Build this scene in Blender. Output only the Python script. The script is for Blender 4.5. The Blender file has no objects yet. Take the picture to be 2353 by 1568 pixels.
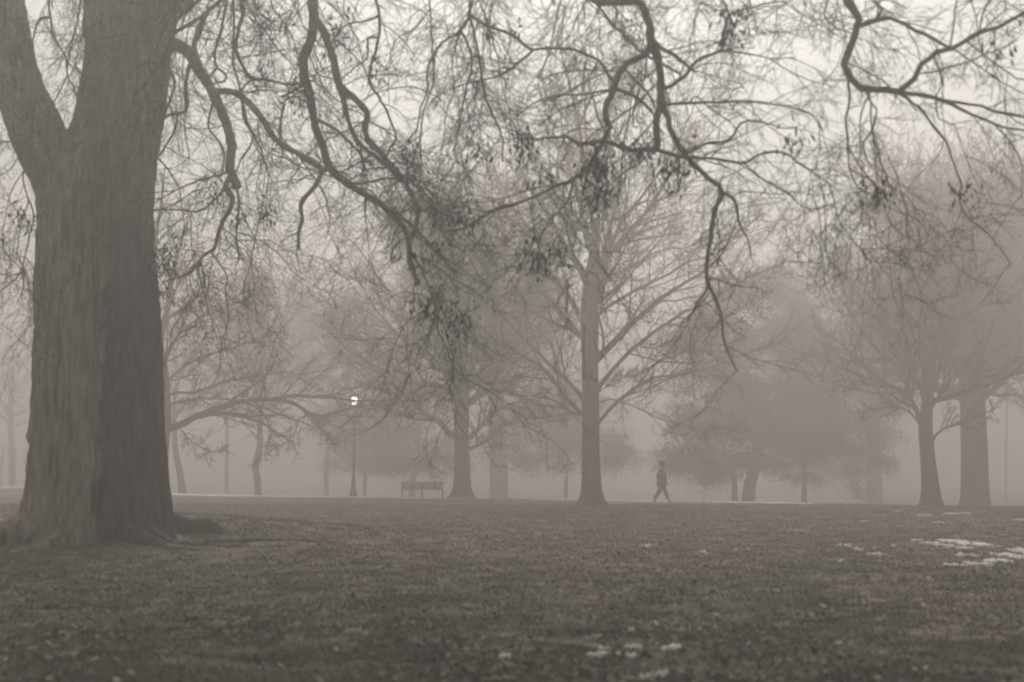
import bpy, math, random
import numpy as np
from mathutils import Vector

# ------------------------------------------------------------------ camera, world, sun, exposure
sc = bpy.context.scene
col = sc.collection
W, H, F = 1024, 682, 1422.0
PITCH = math.atan(124.0 / F)
CAM_Z = 1.6
cam_d = bpy.data.cameras.new("Camera"); cam = bpy.data.objects.new("Camera", cam_d); col.objects.link(cam)
cam.location = (0, 0, CAM_Z); cam.rotation_euler = (math.radians(90) + PITCH, 0, 0)
cam_d.sensor_width = 36; cam_d.lens = F / W * 36
cam_d.clip_start = 0.1; cam_d.clip_end = 3000
cam_d.dof.use_dof = True; cam_d.dof.focus_distance = 52; cam_d.dof.aperture_fstop = 1.3
sc.camera = cam

SUN_EL, SUN_AZ = math.radians(47), math.radians(4)      # azimuth from +Y (forward) towards +X (right)
world = bpy.data.worlds.new("World"); sc.world = world; world.use_nodes = True
nt = world.node_tree; nt.nodes.clear()
o_ = nt.nodes.new("ShaderNodeOutputWorld"); bg = nt.nodes.new("ShaderNodeBackground")
sky = nt.nodes.new("ShaderNodeTexSky"); sky.sky_type = 'NISHITA'; sky.sun_disc = False
sky.sun_elevation = SUN_EL; sky.sun_rotation = SUN_AZ; sky.dust_density = 3; sky.air_density = 1.5; sky.ozone_density = 1
bw = nt.nodes.new("ShaderNodeRGBToBW"); mx = nt.nodes.new("ShaderNodeMix"); mx.data_type = 'RGBA'; mx.blend_type = 'MULTIPLY'
mx.inputs[0].default_value = 1; mx.inputs[7].default_value = (1.0, 0.98, 0.945, 1)
nt.links.new(sky.outputs[0], bw.inputs[0]); nt.links.new(bw.outputs[0], mx.inputs[6])
nt.links.new(mx.outputs[2], bg.inputs[0]); bg.inputs[1].default_value = 0.12
nt.links.new(bg.outputs[0], o_.inputs[0])

sun_d = bpy.data.lights.new("Sun", 'SUN'); sun = bpy.data.objects.new("Sun", sun_d); col.objects.link(sun)
sun_d.energy = 1.4; sun_d.angle = math.radians(25); sun_d.color = (1, 0.97, 0.93)
sd = Vector((math.sin(SUN_AZ) * math.cos(SUN_EL), math.cos(SUN_AZ) * math.cos(SUN_EL), math.sin(SUN_EL)))
sun.rotation_euler = sd.to_track_quat('Z', 'Y').to_euler()

sc.view_settings.view_transform = 'Standard'; sc.view_settings.look = 'None'
sc.view_settings.exposure = 0.05; sc.view_settings.gamma = 1; sc.view_settings.use_curve_mapping = False
sc.cycles.use_denoising = True; sc.cycles.pixel_filter_type = 'BLACKMAN_HARRIS'; sc.cycles.filter_width = 2.1
sc.cycles.volume_bounces = 2; sc.cycles.max_bounces = 6; sc.cycles.diffuse_bounces = 2; sc.cycles.glossy_bounces = 1

# ------------------------------------------------------------------ helpers
K = 1024 / 2353.0
def up(px, py, Y):
    """a point of the photograph (in its 2353-wide view) at the distance Y"""
    u = (px * K - 512) / F; v = (341 - py * K) / F
    cp, sp = math.cos(PITCH), math.sin(PITCH)
    dy = cp - v * sp; dz = sp + v * cp
    s = Y / dy
    return np.array([u * s, Y, CAM_Z + dz * s])
def mpp(Y): return K / F * Y             # metres per photo pixel
def hash3(ix, iy, iz, seed=0):
    n = (ix.astype(np.int64) * 374761393 + iy.astype(np.int64) * 668265263 + iz.astype(np.int64) * 2147483647 + seed * 974634777) & 0xffffffff
    n = ((n ^ (n >> 13)) * 1274126177) & 0xffffffff
    n = ((n ^ (n >> 16)) * 2246822519) & 0xffffffff
    return ((n ^ (n >> 15)) & 0xffffff) / float(0xffffff)
def noise(x, y, z=None, seed=0):
    x = np.asarray(x, float); y = np.asarray(y, float)
    z = np.zeros_like(x + y) if z is None else np.asarray(z, float)
    x, y, z = np.broadcast_arrays(x, y, z)
    ix, iy, iz = np.floor(x), np.floor(y), np.floor(z)
    fx, fy, fz = x - ix, y - iy, z - iz
    fx, fy, fz = [f * f * (3 - 2 * f) for f in (fx, fy, fz)]
    r = 0
    for a in (0, 1):
        for b in (0, 1):
            for c in (0, 1):
                w = (fx if a else 1 - fx) * (fy if b else 1 - fy) * (fz if c else 1 - fz)
                r = r + w * hash3(ix + a, iy + b, iz + c, seed)
    return r * 2 - 1
def fbm(x, y, z=None, seed=0, o=3):
    r = 0; a = 1.0
    for k in range(o):
        r = r + a * noise(np.asarray(x) * 2 ** k, np.asarray(y) * 2 ** k, None if z is None else np.asarray(z) * 2 ** k, seed + k); a *= .5
    return r / 1.75
def softplus(t, k=2.5): return k * np.logaddexp(0, np.asarray(t, float) / k)
def crest(x):
    x = np.asarray(x, float)
    c = 70.5 - np.where(x < 0, .66, .5) * x
    c = np.clip(c, 54, 86)
    c = c + 2.5 * noise(x * .22, x * 0 + 3.3, seed=41) + 1.2 * noise(x * .8, x * 0 + 7.3, seed=42)
    return c + 24 / (1 + np.exp((x + 31.5) / .9))
def gz(x, y):
    x = np.asarray(x, float); y = np.asarray(y, float)
    z = -0.05 * softplus(y - crest(x)) 
    z = np.maximum(z, -2.2 + .02 * z)
    z = z + .55 * np.exp(-((x + 8) ** 2 / (2 * 3.3 ** 2) + (y - 30.5) ** 2 / (2 * 3.0 ** 2)))
    z = z + .05 * fbm(x * .16, y * .1, seed=3) * np.clip((y - 2) / 20, 0, 1) * np.clip((100 - y) / 50, 0, 1)
    return z
def gzf(x, y): return float(gz(np.array([x]), np.array([y]))[0])

def gd(x, y):
    """the ground with its small bumps"""
    x = np.asarray(x, float); y = np.asarray(y, float)
    return gz(x, y) + np.clip((75 - y) / 50, 0, 1) * (.03 * fbm(x * 1.3, y * 1.3, seed=11) + .035 * fbm(x * 4, y * 4, seed=17, o=2))
class Acc:
    def __init__(s): s.v = []; s.q = []; s.t = []; s.n = 0
    def add(s, v, q=None, t=None):
        v = np.asarray(v, np.float32).reshape(-1, 3)
        if q is not None: s.q.append(np.asarray(q, np.int32).reshape(-1, 4) + s.n)
        if t is not None: s.t.append(np.asarray(t, np.int32).reshape(-1, 3) + s.n)
        s.v.append(v); s.n += len(v)
    def mesh(s, name, smooth=True):
        v = np.concatenate(s.v)
        q = np.concatenate(s.q) if s.q else np.zeros((0, 4), np.int32)
        t = np.concatenate(s.t) if s.t else np.zeros((0, 3), np.int32)
        m = bpy.data.meshes.new(name)
        m.vertices.add(len(v)); m.vertices.foreach_set("co", v.ravel())
        nl = q.size + t.size; m.loops.add(nl)
        m.loops.foreach_set("vertex_index", np.concatenate([q.ravel(), t.ravel()]))
        m.polygons.add(len(q) + len(t))
        st = np.concatenate([np.arange(len(q)) * 4, q.size + np.arange(len(t)) * 3]).astype(np.int32)
        m.polygons.foreach_set("loop_start", st)
        if smooth: m.polygons.foreach_set("use_smooth", np.ones(len(q) + len(t), bool))
        m.update(calc_edges=True)
        return m
def put(name, acc, mat, parent=None, smooth=True):
    m = acc.mesh(name, smooth) if isinstance(acc, Acc) else acc
    if mat: m.materials.append(mat)
    o = bpy.data.objects.new(name, m); col.objects.link(o)
    if parent is not None:
        o.parent = parent; o.matrix_parent_inverse = parent.matrix_world.inverted()
    return o
def thing(name, loc, label, cat, group=None):
    o = bpy.data.objects.new(name, None); col.objects.link(o); o.location = loc
    o.empty_display_size = .2
    bpy.context.view_layer.update()
    o['label'] = label; o['category'] = cat
    if group: o['group'] = group
    return o

def tubes(P, R, S, cap=True):
    """P (N,K,3), R (N,K): swept tubes, returns verts, quads, tris"""
    P = np.asarray(P, float); R = np.asarray(R, float)
    N, Kn, _ = P.shape
    T = np.empty_like(P)
    T[:, 1:-1] = P[:, 2:] - P[:, :-2]; T[:, 0] = P[:, 1] - P[:, 0]; T[:, -1] = P[:, -1] - P[:, -2]
    T /= np.linalg.norm(T, axis=2, keepdims=True) + 1e-9
    ref = np.where(np.abs(T[:, 0, 2:3]) > .8, np.array([[1., 0, 0]]), np.array([[0, 0, 1.]]))
    nrm = ref - (ref * T[:, 0]).sum(1, keepdims=True) * T[:, 0]
    nrm /= np.linalg.norm(nrm, axis=1, keepdims=True)
    ang = np.arange(S) * 2 * math.pi / S
    V = np.empty((N, Kn, S, 3))
    for k in range(Kn):
        nrm = nrm - (nrm * T[:, k]).sum(1, keepdims=True) * T[:, k]
        nrm /= np.linalg.norm(nrm, axis=1, keepdims=True) + 1e-9
        b = np.cross(T[:, k], nrm)
        V[:, k] = P[:, k, None] + R[:, k, None, None] * (np.cos(ang)[None, :, None] * nrm[:, None] + np.sin(ang)[None, :, None] * b[:, None])
    base = (np.arange(N) * Kn * S)[:, None, None]
    i = np.arange(Kn - 1)[None, :, None] * S; j = np.arange(S)[None, None, :]; j2 = (j + 1) % S
    q = np.stack([base + i + j, base + i + j2, base + i + S + j2, base + i + S + j], -1).reshape(-1, 4)
    return V.reshape(-1, 3), q
def add_tubes(acc, P, R, S):
    if len(P): acc.add(*tubes(P, R, S))
def resample(pts, rad, step, jit=0, rng=None):
    """catmull-rom through the traced points"""
    P = np.array(pts, float); n = len(P)
    E = np.vstack([2 * P[0] - P[1], P, 2 * P[-1] - P[-2]])
    L = np.linalg.norm(np.diff(P, axis=0), axis=1); tot = L.sum()
    out = []; rr = []; acc = 0
    for k in range(n - 1):
        m = max(2, int(round(L[k] / step)))
        for a in range(m):
            t = a / m
            p0, p1, p2, p3 = E[k], E[k + 1], E[k + 2], E[k + 3]
            out.append(.5 * (2 * p1 + (p2 - p0) * t + (2 * p0 - 5 * p1 + 4 * p2 - p3) * t * t + (3 * p1 - p0 - 3 * p2 + p3) * t ** 3))
            rr.append((acc + L[k] * t) / tot)
        acc += L[k]
    out.append(P[-1]); rr.append(1.0)
    out = np.array(out); rr = np.interp(rr, np.linspace(0, 1, len(rad)), rad)
    if jit and len(out) > 2:
        j = rng.normal(0, 1, out.shape) * jit; j[0] = 0; out = out + j
        rr = rr * (1 + rng.normal(0, .05, len(rr)))
    return out, rr
def unit(a): return a / (np.linalg.norm(a, axis=-1, keepdims=True) + 1e-9)
def spawn(P, R, rng, n, t0, t1, lfun, ang, Kn, wig, trop, rf, rmin, rtip=.4, every=None, curl=0):
    """grow n children on every one of N parents, level by level"""
    N, Kp, _ = P.shape
    if N == 0: return P, R
    t = t0 + (t1 - t0) * (np.arange(n)[None] + rng.random((N, n))) / n
    f = t * (Kp - 1); i = np.minimum(f.astype(int), Kp - 2); w = (f - i)[..., None]
    a = np.arange(N)[:, None]
    pos = P[a, i] * (1 - w) + P[a, i + 1] * w
    rad = R[a, i] * (1 - w[..., 0]) + R[a, i + 1] * w[..., 0]
    tan = unit(P[a, i + 1] - P[a, i])
    pl = np.linalg.norm(np.diff(P, axis=1), axis=2).sum(1)[:, None]
    L = lfun(pl, t, rng)
    rnd = rng.normal(0, 1, pos.shape)
    perp = unit(rnd - (rnd * tan).sum(-1, keepdims=True) * tan)
    th = np.radians(rng.uniform(ang[0], ang[1], t.shape))[..., None]
    d = tan * np.cos(th) + perp * np.sin(th)
    M = N * n
    pos = pos.reshape(M, 3); d = d.reshape(M, 3); L = L.reshape(M); rad = rad.reshape(M)
    out = np.empty((M, Kn, 3)); out[:, 0] = pos
    trop = np.asarray(trop, float)
    cv = rng.normal(0, 1, (M, 3)) * curl
    for k in range(1, Kn):
        d = unit(d + rng.normal(0, wig, (M, 3)) + trop + cv)
        pos = pos + d * (L / (Kn - 1))[:, None]
        out[:, k] = pos
    r0 = np.maximum(np.minimum(rad * rf, rad), rmin)
    rr = r0[:, None] * np.linspace(1, rtip, Kn)[None]
    return out, rr
def pad(P, R, Kn):
    """a single polyline resampled to Kn points"""
    s = np.r_[0, np.cumsum(np.linalg.norm(np.diff(P, axis=0), axis=1))]
    u = np.linspace(0, s[-1], Kn)
    return np.stack([np.interp(u, s, P[:, c]) for c in range(3)], 1), np.interp(u, s, R)

# ------------------------------------------------------------------ materials
def mat(name, base, rough=.9, var=None, scale=4.0, vec=(1, 1, 1), bump=0, bscale=20.0, spec=.2, detail=6):
    m = bpy.data.materials.new(name); m.use_nodes = True; t = m.node_tree; n = t.nodes
    b = n["Principled BSDF"]; b.inputs["Roughness"].default_value = rough
    b.inputs["Specular IOR Level"].default_value = spec
    tc = n.new("ShaderNodeTexCoord"); mp = n.new("ShaderNodeMapping"); mp.inputs["Scale"].default_value = vec
    t.links.new(tc.outputs["Object"], mp.inputs[0])
    if var is None: b.inputs["Base Color"].default_value = (*base, 1)
    else:
        nz = n.new("ShaderNodeTexNoise"); nz.inputs["Scale"].default_value = scale; nz.inputs["Detail"].default_value = detail
        t.links.new(mp.outputs[0], nz.inputs["Vector"])
        r = n.new("ShaderNodeValToRGB"); r.color_ramp.elements[0].position = .32; r.color_ramp.elements[1].position = .68
        r.color_ramp.elements[0].color = (*base, 1); r.color_ramp.elements[1].color = (*var, 1)
        t.links.new(nz.outputs[0], r.inputs[0]); t.links.new(r.outputs[0], b.inputs["Base Color"])
    if bump:
        bz = n.new("ShaderNodeTexNoise"); bz.inputs["Scale"].default_value = bscale; bz.inputs["Detail"].default_value = 8
        t.links.new(mp.outputs[0], bz.inputs["Vector"])
        bp = n.new("ShaderNodeBump"); bp.inputs["Strength"].default_value = bump; bp.inputs["Distance"].default_value = .03
        t.links.new(bz.outputs[0], bp.inputs["Height"]); t.links.new(bp.outputs[0], b.inputs["Normal"])
    return m
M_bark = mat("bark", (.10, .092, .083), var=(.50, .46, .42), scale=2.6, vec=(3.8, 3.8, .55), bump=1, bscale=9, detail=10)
def paint_fold_shade(m):  # darkens bark right of the trunk's fold: its shade painted into the colour
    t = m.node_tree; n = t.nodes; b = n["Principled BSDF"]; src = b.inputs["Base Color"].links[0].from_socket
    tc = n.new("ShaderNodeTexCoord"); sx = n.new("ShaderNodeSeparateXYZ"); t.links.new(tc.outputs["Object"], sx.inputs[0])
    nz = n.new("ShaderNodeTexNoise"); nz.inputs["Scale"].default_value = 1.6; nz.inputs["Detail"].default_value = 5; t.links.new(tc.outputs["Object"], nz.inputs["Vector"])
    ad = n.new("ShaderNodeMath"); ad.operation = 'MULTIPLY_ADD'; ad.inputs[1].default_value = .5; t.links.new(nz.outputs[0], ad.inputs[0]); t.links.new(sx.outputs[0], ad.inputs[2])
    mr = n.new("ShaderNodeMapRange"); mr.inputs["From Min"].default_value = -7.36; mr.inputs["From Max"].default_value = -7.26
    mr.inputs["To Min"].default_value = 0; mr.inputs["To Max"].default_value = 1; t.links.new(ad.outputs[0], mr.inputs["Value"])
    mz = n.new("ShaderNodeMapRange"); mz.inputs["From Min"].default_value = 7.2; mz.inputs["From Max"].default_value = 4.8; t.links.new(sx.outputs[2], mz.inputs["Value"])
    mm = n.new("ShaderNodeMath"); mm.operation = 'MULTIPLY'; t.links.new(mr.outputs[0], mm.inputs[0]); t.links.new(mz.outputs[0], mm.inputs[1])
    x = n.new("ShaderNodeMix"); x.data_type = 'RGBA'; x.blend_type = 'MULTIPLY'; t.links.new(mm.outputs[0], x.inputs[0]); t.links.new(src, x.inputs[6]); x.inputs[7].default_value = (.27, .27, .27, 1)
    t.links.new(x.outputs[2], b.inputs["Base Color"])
paint_fold_shade(M_bark)
M_bark2 = mat("smooth_bark", (.16, .145, .132), var=(.32, .292, .266), scale=3, bump=.6)
M_barkf = mat("far_bark", (.075, .068, .062), var=(.16, .146, .133), scale=1.5, vec=(2, 2, .4), bump=.8, bscale=8)
M_twigf = mat("near_twig_bark", (.08, .072, .065), var=(.16, .145, .13), scale=2)
M_twig = mat("twig_bark", (.03, .026, .024))
M_leaf = mat("dry_leaf", (.022, .019, .017), var=(.04, .034, .03), scale=3)
M_green = mat("evergreen", (.03, .028, .025), var=(.05, .046, .042), scale=2)
M_snow = mat("snow", (.74, .72, .70), rough=.7, var=(.84, .82, .80), scale=6, bump=.5, bscale=8)
M_iron = mat("painted_iron", (.16, .147, .136), rough=.5, var=(.22, .2, .186), scale=12)
M_wood = mat("bench_wood", (.42, .39, .36), var=(.55, .51, .47), scale=3, vec=(1, 8, 8), bump=.3)
M_cloth = mat("dark_cloth", (.17, .157, .147), var=(.22, .2, .19), scale=8)
M_trouser = mat("trouser_cloth", (.17, .157, .147), var=(.22, .2, .19), scale=9)
M_skin = mat("skin", (.25, .19, .16), rough=.6)
M_hair = mat("hair", (.03, .025, .022), var=(.05, .04, .036), scale=30)
M_blade = mat("grass_blade", (.15, .137, .12), var=(.30, .27, .235), scale=.9)
M_litter = mat("leaf_litter", (.09, .076, .064), var=(.42, .375, .33), scale=2.5)

def ground_material():
    m = bpy.data.materials.new("winter_lawn"); m.use_nodes = True; t = m.node_tree; n = t.nodes
    b = n["Principled BSDF"]; b.inputs["Roughness"].default_value = .95; b.inputs["Specular IOR Level"].default_value = .1
    tc = n.new("ShaderNodeTexCoord")
    def nz(scale, detail, vec=(1, 1, 1), rough=.6):
        mp = n.new("ShaderNodeMapping"); mp.inputs["Scale"].default_value = vec; t.links.new(tc.outputs["Object"], mp.inputs[0])
        z = n.new("ShaderNodeTexNoise"); z.inputs["Scale"].default_value = scale; z.inputs["Detail"].default_value = detail
        z.inputs["Roughness"].default_value = rough
        t.links.new(mp.outputs[0], z.inputs["Vector"]); return z.outputs[0]
    def ramp(src, a, ca, c, cc):
        r = n.new("ShaderNodeValToRGB"); e = r.color_ramp.elements
        e[0].position = a; e[0].color = (*ca, 1); e[1].position = c; e[1].color = (*cc, 1); t.links.new(src, r.inputs[0]); return r.outputs[0]
    def mul(a, c, f=1):
        x = n.new("ShaderNodeMix"); x.data_type = 'RGBA'; x.blend_type = 'MULTIPLY'; x.inputs[0].default_value = f
        t.links.new(a, x.inputs[6]); t.links.new(c, x.inputs[7]); return x.outputs[2]
    big = ramp(nz(.3, 4, (1, .8, 1)), .35, (.26, .236, .211), .62, (.31, .277, .249))
    mid = ramp(nz(2.6, 6, (1, .7, 1), .72), .38, (.5, .51, .52), .6, (1.25, 1.22, 1.19))
    fin = ramp(nz(9, 8, rough=.75), .35, (.6, .6, .6), .62, (1.2, 1.2, 1.2))
    t.links.new(mul(mul(big, mid), fin), b.inputs["Base Color"])
    bp = n.new("ShaderNodeBump"); bp.inputs["Strength"].default_value = 1; bp.inputs["Distance"].default_value = .06
    t.links.new(nz(14, 8, rough=.8), bp.inputs["Height"]); t.links.new(bp.outputs[0], b.inputs["Normal"])
    return m
M_ground = ground_material()

# ------------------------------------------------------------------ haze
hb = Acc()
x0, x1, y0, y1, z0, z1 = -190, 190, -25, 430, -4.5, 21.6
hb.add([(x0, y0, z0), (x1, y0, z0), (x1, y1, z0), (x0, y1, z0), (x0, y0, z1), (x1, y0, z1), (x1, y1, z1), (x0, y1, z1)],
       q=[(0, 3, 2, 1), (4, 5, 6, 7), (0, 1, 5, 4), (1, 2, 6, 5), (2, 3, 7, 6), (3, 0, 4, 7)])
mh = bpy.data.materials.new("fog"); mh.use_nodes = True; n = mh.node_tree.nodes; n.clear()
ho = n.new("ShaderNodeOutputMaterial"); pv = n.new("ShaderNodeVolumePrincipled")
pv.inputs["Color"].default_value = (.785, .737, .703, 1); pv.inputs["Density"].default_value = .0128; pv.inputs["Anisotropy"].default_value = .6
mh.node_tree.links.new(pv.outputs[0], ho.inputs["Volume"])
haze = put("haze", hb, mh, smooth=False); haze['kind'] = 'stuff'

# ------------------------------------------------------------------ ground
def ground_grid():
    ys = np.concatenate([np.linspace(-24, 6, 40), 6 + (np.linspace(0, 1, 900)[1:] ** 1.6) * 114, np.linspace(121, 425, 50)])
    xs1 = np.concatenate([np.linspace(0, 1, 260)]); xs = 24 * xs1 ** 1.15
    xs = np.concatenate([xs, np.linspace(24.4, 70, 70), np.linspace(72, 185, 30)])
    xs = np.concatenate([-xs[:0:-1], xs])
    X, Y = np.meshgrid(xs, ys)
    Z = gz(X, Y)
    fade = np.clip((75 - Y) / 50, 0, 1)
    Z = Z + fade * (.03 * fbm(X * 1.3, Y * 1.3, seed=11) + .035 * fbm(X * 4, Y * 4, seed=17, o=2))
    return X, Y, Z
X, Y, Z = ground_grid()
ny, nx = X.shape
g = Acc(); i = np.arange(ny - 1)[:, None] * nx + np.arange(nx - 1)[None]
g.add(np.stack([X, Y, Z], -1), q=np.stack([i, i + 1, i + nx + 1, i + nx], -1))
ground = put("ground", g, M_ground); ground['kind'] = 'structure'

rng = np.random.default_rng(5)
# short winter grass: blades standing in tufts
def grass():
    n = 560000
    y = 8.5 + 50 * rng.random(n) ** 1.9; x = (rng.random(n) * 2 - 1) * (y * .37 + 3.5)
    d = .7 * fbm(x * 1.6, y * 1.3, seed=21) + .6 * fbm(x * 4.5, y * 4, seed=22)
    keep = d + rng.normal(0, .25, n) > -.12
    x, y, d = x[keep], y[keep], d[keep]; n = len(x)
    z = gz(x, y) - .005 + np.clip((75 - y) / 50, 0, 1) * (.03 * fbm(x * 1.3, y * 1.3, seed=11) + .035 * fbm(x * 4, y * 4, seed=17, o=2))
    h = rng.uniform(.02, .055, n) * (1 + .8 * np.clip(d, 0, 1)); a = rng.random(n) * 6.283; w = rng.uniform(.003, .007, n) * (1 + y / 25)
    lx, ly = rng.normal(0, .6, n) * h, rng.normal(0, .6, n) * h
    p = np.stack([x, y, z], 1); dx = np.stack([np.cos(a) * w, np.sin(a) * w, 0 * w], 1)
    mid = p + np.stack([lx * .35, ly * .35, h * .6], 1); tip = p + np.stack([lx, ly, h], 1)
    V = np.stack([p - dx, p + dx, mid + dx * .7, mid - dx * .7, tip], 1)
    b = np.arange(n)[:, None] * 5
    A = Acc(); A.add(V, q=b + np.array([[0, 1, 2, 3]]), t=None)
    A.t.append((b + np.array([[3, 2, 4]])).astype(np.int32))
    o = put("grass", A, M_blade); o['kind'] = 'stuff'; o['label'] = 'short matted winter grass covering the lawn'
grass()
def litter():
    n = 34000
    y = 8.5 + 60 * rng.random(n) ** 1.5; x = (rng.random(n) * 2 - 1) * (y * .37 + 3.5)
    keep = fbm(x * .5, y * .5, seed=31) + rng.normal(0, .4, n) > .1
    x, y = x[keep], y[keep]; n = len(x)
    z = gd(x, y) + .02 + rng.random(n) * .02
    s = rng.uniform(.022, .055, n); a = rng.random(n) * 6.283; t = rng.normal(0, .5, (n, 2))
    u = np.stack([np.cos(a), np.sin(a), t[:, 0]], 1) * s[:, None]; v = np.stack([-np.sin(a), np.cos(a), t[:, 1]], 1) * s[:, None] * .6
    p = np.stack([x, y, z], 1)
    V = np.stack([p - u, p - v + [0, 0, .01], p + u, p + v + [0, 0, .01]], 1)
    A = Acc(); A.add(V, q=np.arange(n)[:, None] * 4 + np.arange(4)[None])
    o = put("leaf_litter", A, M_litter, smooth=False); o['kind'] = 'stuff'; o['label'] = 'fallen leaves scattered through the grass'
litter()

# snow left on the grass
def blob(A, cx, cy, rx, ry, th, rot=0, seed=0):
    S = 26; a = np.arange(S) * 2 * math.pi / S
    rr = 1 + .6 * noise(np.cos(a) * 1.6 + seed * 3.1, np.sin(a) * 1.6 + seed, seed=seed) + .25 * noise(np.cos(a) * 4 + seed, np.sin(a) * 4, seed=seed + 9)
    rings = [1, .82, .45]; hs = [-.01, th * .8, th]
    V = []
    for k, (q, h) in enumerate(zip(rings, hs)):
        x = cx + rx * rr * q * np.cos(a); y = cy + ry * rr * q * np.sin(a)
        V.append(np.stack([x, y, gd(x, y) + h + .018], 1))
    V = np.concatenate(V + [np.array([[cx, cy, float(gd(np.array([cx]), np.array([cy]))[0]) + th + .02]])])
    Q = []; T = []
    for k in range(2):
        for j in range(S): Q.append((k * S + j, k * S + (j + 1) % S, (k + 1) * S + (j + 1) % S, (k + 1) * S + j))
    for j in range(S): T.append((2 * S + j, 2 * S + (j + 1) % S, 3 * S))
    A.add(V, q=Q); A.t.append(np.array(T, np.int32) + A.n - len(V))
def ground_at(px, py):
    Yd = 30.0
    d = up(px, py, 1.0) - np.array([0, 0, CAM_Z])
    for s in np.arange(8, 130, .25):
        if CAM_Z + d[2] * s <= gzf(d[0] * s, s): Yd = s; break
    else: Yd = 100
    return d[0] * Yd, Yd
SNOW = [(2105,1243,18,4),(2130,1252,16,4),(2155,1252,30,10),(2190,1247,50,6),(2235,1252,50,14),(2275,1258,30,6),(2220,1265,20,8),
 (2225,1280,25,8),(1968,1265,22,7),(1945,1258,14,4),(2012,1280,30,6),(1930,1291,16,6),(1488,1256,14,7),(1610,1273,22,4),(1655,1242,8,3),
 (1690,1268,8,4),(2196,1306,36,6),(2250,1302,54,8),(2290,1294,44,11),(2325,1282,40,14),(2350,1272,30,14),(2137,1334,8,4),(1890,1400,14,4),(1160,1524,26,9),
 (1388,1496,26,14),(1370,1521,44,7),(1452,1503,38,7),(1440,1518,42,9),(1543,1502,36,13),(1505,1440,14,6),(1490,1560,30,10),(1450,1450,14,5),
 (1520,1555,26,10),(1370,1203,6,3),(2200,1182,50,2),(2060,1175,12,2),(2120,1185,20,3),(2340,1196,18,4),(2010,1262,10,3),(2180,1262,12,3),(2055,1258,12,3),
 (1930,1255,8,3),(1720,1265,7,3),(2160,1203,30,2),(1985,1200,16,2)]
A = Acc(); k = 0
for (px, py, w, h) in SNOW:
    x, y = ground_at(px, py)
    sc_ = mpp(y) / 1
    rx = w * .55 * sc_; ry = max(h * .5 * mpp(y) * y / CAM_Z, .1) * .8
    m = 3 + int(w * .6)
    for j in range(m):
        k += 1
        f = rng.uniform(.09, .36)
        blob(A, x + rng.uniform(-.95, .95) * rx, y + rng.normal(0, .45) * ry, rx * f * rng.uniform(.5, 1), ry * f * rng.uniform(.6, 1.5), rng.uniform(.012, .035), seed=k)
    for j in range(2):
        k += 1; blob(A, x + rng.normal(0, 1.3) * rx, y + rng.normal(0, 1.2) * ry, rx * rng.uniform(.08, .2), ry * rng.uniform(.1, .25), .01, seed=k)
o = put("melting_snow", A, M_snow); o['kind'] = 'stuff'; o['label'] = 'thin scraps of melting snow lying on the grass'
# snow along the far path at the edge of the lawn
A = Acc()
def strip(xa, xb, off0, off1, n, dens, th=.03):
    global k
    for j in range(n):
        if rng.random() > dens: continue
        x = rng.uniform(xa, xb); c = float(crest(np.array([x]))[0]); y = c + rng.uniform(off0, off1); k += 1
        blob(A, x, y, rng.uniform(.5, 1.5), rng.uniform(.3, .9), th, seed=k)
strip(-24, -14, -3.5, .5, 120, 1, .04); strip(-15, -8, -2.5, 0, 34, .8, .03); strip(-6, 1, -1.8, -.6, 6, .8, .015); strip(1, 7, -1.6, -.5, 5, .8, .015)
strip(-42, -33, -12, -7, 70, 1, .06); strip(-42, -33, -5, 0, 80, 1, .06); strip(9, 13, -4, -1, 10, .8, .01)
o = put("path_snow", A, M_snow); o['kind'] = 'stuff'; o['label'] = 'pale line of snow along the far edge of the lawn'

# ------------------------------------------------------------------ far and middle trees
def limb_from(pts, Y, w0, w1, slope, base_px, rng, jit=.02):
    """a traced limb: its distance drifts with its length so the crown has depth"""
    P = []; d = 0; prev = None
    for (px, py) in pts:
        if prev is not None: d += math.hypot(px - prev[0], py - prev[1]) * mpp(Y)
        prev = (px, py); P.append(up(px, py, Y + slope * d))
    return resample(P, [w0 / 2 * mpp(Y), w1 / 2 * mpp(Y)], .45, jit, rng)
def twig_levels(limbs, rng, cfg):
    """limbs: list of (P,R); returns the twig tubes of every level"""
    out = []
    Kn = 10
    PR = [pad(P, R, Kn) for P, R in limbs]
    P = np.array([a for a, _ in PR]); R = np.array([b for _, b in PR])
    for c in cfg:
        P, R = spawn(P, R, rng, c['n'], c.get('t0', .15), c.get('t1', 1), c['L'], c['ang'], c['K'], c['wig'], c['trop'], c.get('rf', .6), c['rmin'], c.get('tip', .45), curl=c.get('curl', 0))
        out.append((P, R, c.get('S', 3)))
    return out
def trunk_mesh(P, R, flare=0, fh=.5, S=28, seed=1, amp=.04, lobes=5):
    P, R = resample(P, R, .12)
    T = unit(np.gradient(P, axis=0))
    a = np.arange(S) * 2 * math.pi / S
    h = P[:, 2] - P[0, 2]
    V = np.empty((len(P), S, 3))
    fl = flare * np.exp(-h / fh)
    lob = .5 + .5 * np.cos(a * lobes + seed)
    rr = R[:, None] * (1 + amp * fbm(np.cos(a)[None] * 2.5 + seed, np.sin(a)[None] * 2.5, h[:, None] * .5, seed=seed)) + fl[:, None] * (.45 + .75 * lob[None])
    V[..., 0] = P[:, 0, None] + rr * np.cos(a); V[..., 1] = P[:, 1, None] + rr * np.sin(a); V[..., 2] = P[:, 2, None]
    # rows stay level: trunks here lean only a little
    i = np.arange(len(P) - 1)[:, None] * S; j = np.arange(S)[None]; j2 = (j + 1) % S
    A = Acc(); A.add(V, q=np.stack([i + j, i + j2, i + S + j2, i + S + j], -1))
    return A
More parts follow.
